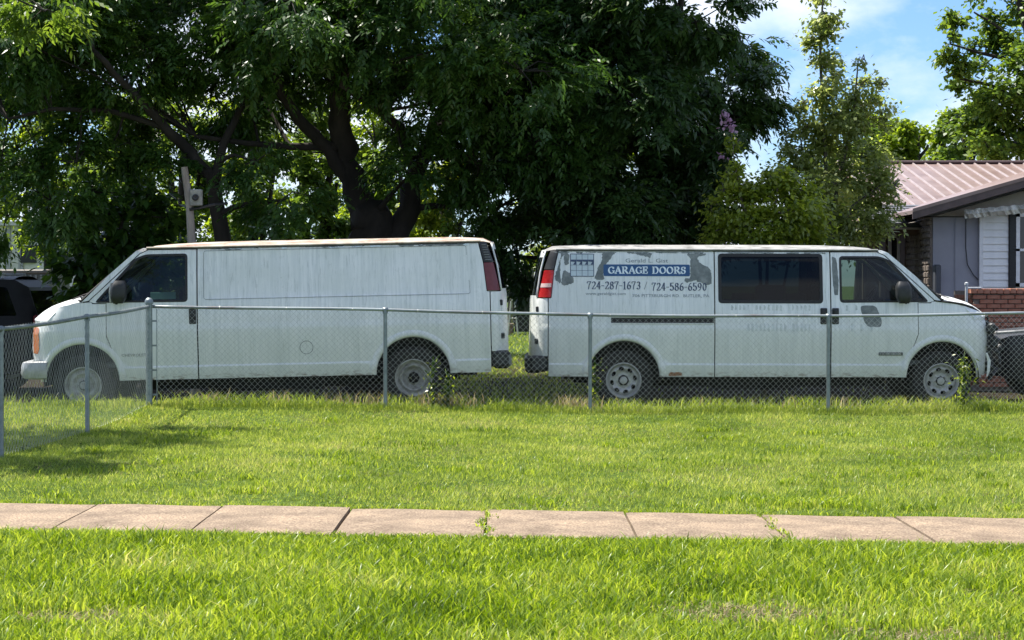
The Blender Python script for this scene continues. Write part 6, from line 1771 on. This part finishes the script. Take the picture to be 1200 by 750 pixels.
# ------------------------------------------------------------------ weathered pole with box
Yp2 = 27.5; xq = wx(226, Yp2); z0 = gz(xq, Yp2)
PL = thing('weathered_pole', 'leaning grey timber pole with a small box, left of the leaning trunk', 'pole', (xq, Yp2, z0))
wood_g = noisy('silvery_weathered_wood', [(.09, .075, .06), (.24, .21, .18), (.36, .33, .29)], scale=7, stretch=(1, 1, .12), rough=.9)
q = MB(); zt_ = wz(196, Yp2) - z0; q.tube([(.03, 0, -.3), (.02, 0, 1.5), (-.04, 0, 2.6), (-.11, 0, zt_)], [.075, .065, .052, .045], 9); q.build('pole', wood_g, PL, smooth=True, angle=50)
q = MB(); q.bbox((.06, -.06, wz(232, Yp2) - z0), (.16, .12, .22), .012); bx = q.build('box', noisy('grimy_pale_box', [(.16, .16, .14), (.34, .34, .31)], scale=9, rough=.8), PL)
q = MB(); q.lathe([(.04, .0), (.045, .02), (.03, .03), (.0005, .02)], (.06, -.12, wz(232, Yp2) - z0), 'Y', 14, -1); q.build('round_opening', M['shutter'], bx)
q = MB(); q.tube([(-.03, -.06, wz(246, Yp2) - z0), (.1, -.07, wz(244, Yp2) - z0), (.3, -.02, wz(240, Yp2) - z0), (.45, .1, wz(238, Yp2) - z0)], .02, 6); q.build('cable_bundle', M['shutter'], PL)
# slack hose-like cable hanging between branches
q = MB(); pts = [at(x, y, 29.0) for x, y in ((286, 263), (293, 265.5), (302, 267), (312, 267), (322, 264.5), (333, 260), (342, 254))]
c0 = pts[0]; q.tube([p - c0 for p in pts], .013, 6); o = q.build('hanging_cable', plain('pale_cable', (.35, .42, .38), .5), None, smooth=True); o.location = c0; tag(o, 'slack pale cable sagging between branches above the windowless van', 'cable')

# ------------------------------------------------------------------ wooden fence and black bin seen between the vans
Yf = 55.0
WF = thing('wooden_fence', 'weathered upright board fence seen in the gap between the vans', 'fence', (0, Yf, gz(0, Yf)))
wfb = None; x = wx(560, Yf); rf_ = random.Random(8)
q = MB(); q.box((wx(605, Yf), .10, 1.15), (3.6, .05, .09)); q.box((wx(605, Yf), .10, .4), (3.6, .05, .09)); q.build('fence_rail', wood_g, WF)
dkw = noisy('grey_brown_fence_board', [(.10, .085, .07), (.19, .17, .15), (.27, .25, .22)], scale=3, stretch=(1, 1, .2), rough=.9)
while x < wx(655, Yf):
    if wfb is None:
        q = MB(); q.add([(-.055, 0, 0), (.055, 0, 0), (.055, 0, 1.42), (.03, 0, 1.48), (-.03, 0, 1.48), (-.055, 0, 1.42)] + [(-.055, .02, 0), (.055, .02, 0), (.055, .02, 1.42), (.03, .02, 1.48), (-.03, .02, 1.48), (-.055, .02, 1.42)], [(0, 1, 2, 3, 4, 5), (11, 10, 9, 8, 7, 6)] + [(i, (i + 1) % 6, 6 + (i + 1) % 6, 6 + i) for i in range(6)])
        o = q.build('fence_board', dkw, WF); wfb = o.data
    else: o = bpy.data.objects.new('fence_board', wfb); link(o, WF)
    o.location = (x, rf_.uniform(-.008, .008), rf_.uniform(-.03, .03)); o.rotation_euler = (0, rf_.uniform(-.012, .012), 0); x += .122
Yn = 49.0; xb_ = wx(614, Yn); zb0 = gz(xb_, Yn)
BN = thing('wheeled_bin', 'black wheeled rubbish bin standing on grass between the vans', 'bin', (xb_, Yn, zb0))
q = MB(); q.add([(-.22, -.25, .06), (.22, -.25, .06), (.22, .25, .06), (-.22, .25, .06), (-.28, -.32, .95), (.28, -.32, .95), (.28, .32, .95), (-.28, .32, .95)], [(3, 2, 1, 0), (4, 5, 6, 7), (0, 1, 5, 4), (1, 2, 6, 5), (2, 3, 7, 6), (3, 0, 4, 7)]); q.bbox((0, 0, .93), (.62, .70, .06), .015); q.build('body', M['black_plastic'], BN)
q = MB(); P = [[(x_, y_, .97 + .06 * math.sin((y_ + .36) / .72 * PI)) for x_ in (-.31, -.1, .1, .31)] for y_ in np.linspace(-.36, .36, 7)]; q.grid(P); q.tube([(-.28, .38, .95), (.28, .38, .95)], .02, 6); q.build('lid', M['black_plastic'], BN, smooth=True)
for s_ in (1, -1): q = MB(); q.lathe([(.0005, .03), (.10, .03), (.12, .02), (.12, -.02), (.10, -.03), (.0005, -.03)], (s_ * .27, .25, .12), 'X', 16); q.build('wheel', M['rubber'], BN)
# garden stool and pots left of the bin
q = MB(); q.lathe([(.0005, 0), (.10, 0), (.13, .22), (.15, .26), (.13, .27), (.11, .22), (.0005, .2)], (0, 0, 0), 'Z', 14); xo = wx(595, 48.5)
o = q.build('plant_pot', noisy('dull_terracotta', [(.16, .10, .07), (.26, .19, .14)], scale=8, rough=.9), None, smooth=True, angle=40); o.location = (xo, 48.5, gz(xo, 48.5)); tag(o, 'dull brown plant pot on the grass left of the black bin', 'plant pot')
q = MB()
for s_ in (-1, 1): q.tube([(s_ * .12, 0, 0), (s_ * .04, 0, .8)], .018, 6)
q.tube([(-.08, 0, .4), (.08, 0, .4)], .015, 6); q.lathe([(.0005, .80), (.05, .82), (.06, .88), (.03, .94), (.0005, .95)], (0, 0, 0), 'Z', 10)
xo = wx(601, 48.2); o = q.build('garden_ornament', plain('pale_ornament', (.55, .55, .52), .6), None, smooth=True, angle=40); o.location = (xo, 48.2, gz(xo, 48.2)); tag(o, 'pale slim garden stand just left of the black bin', 'garden stand')
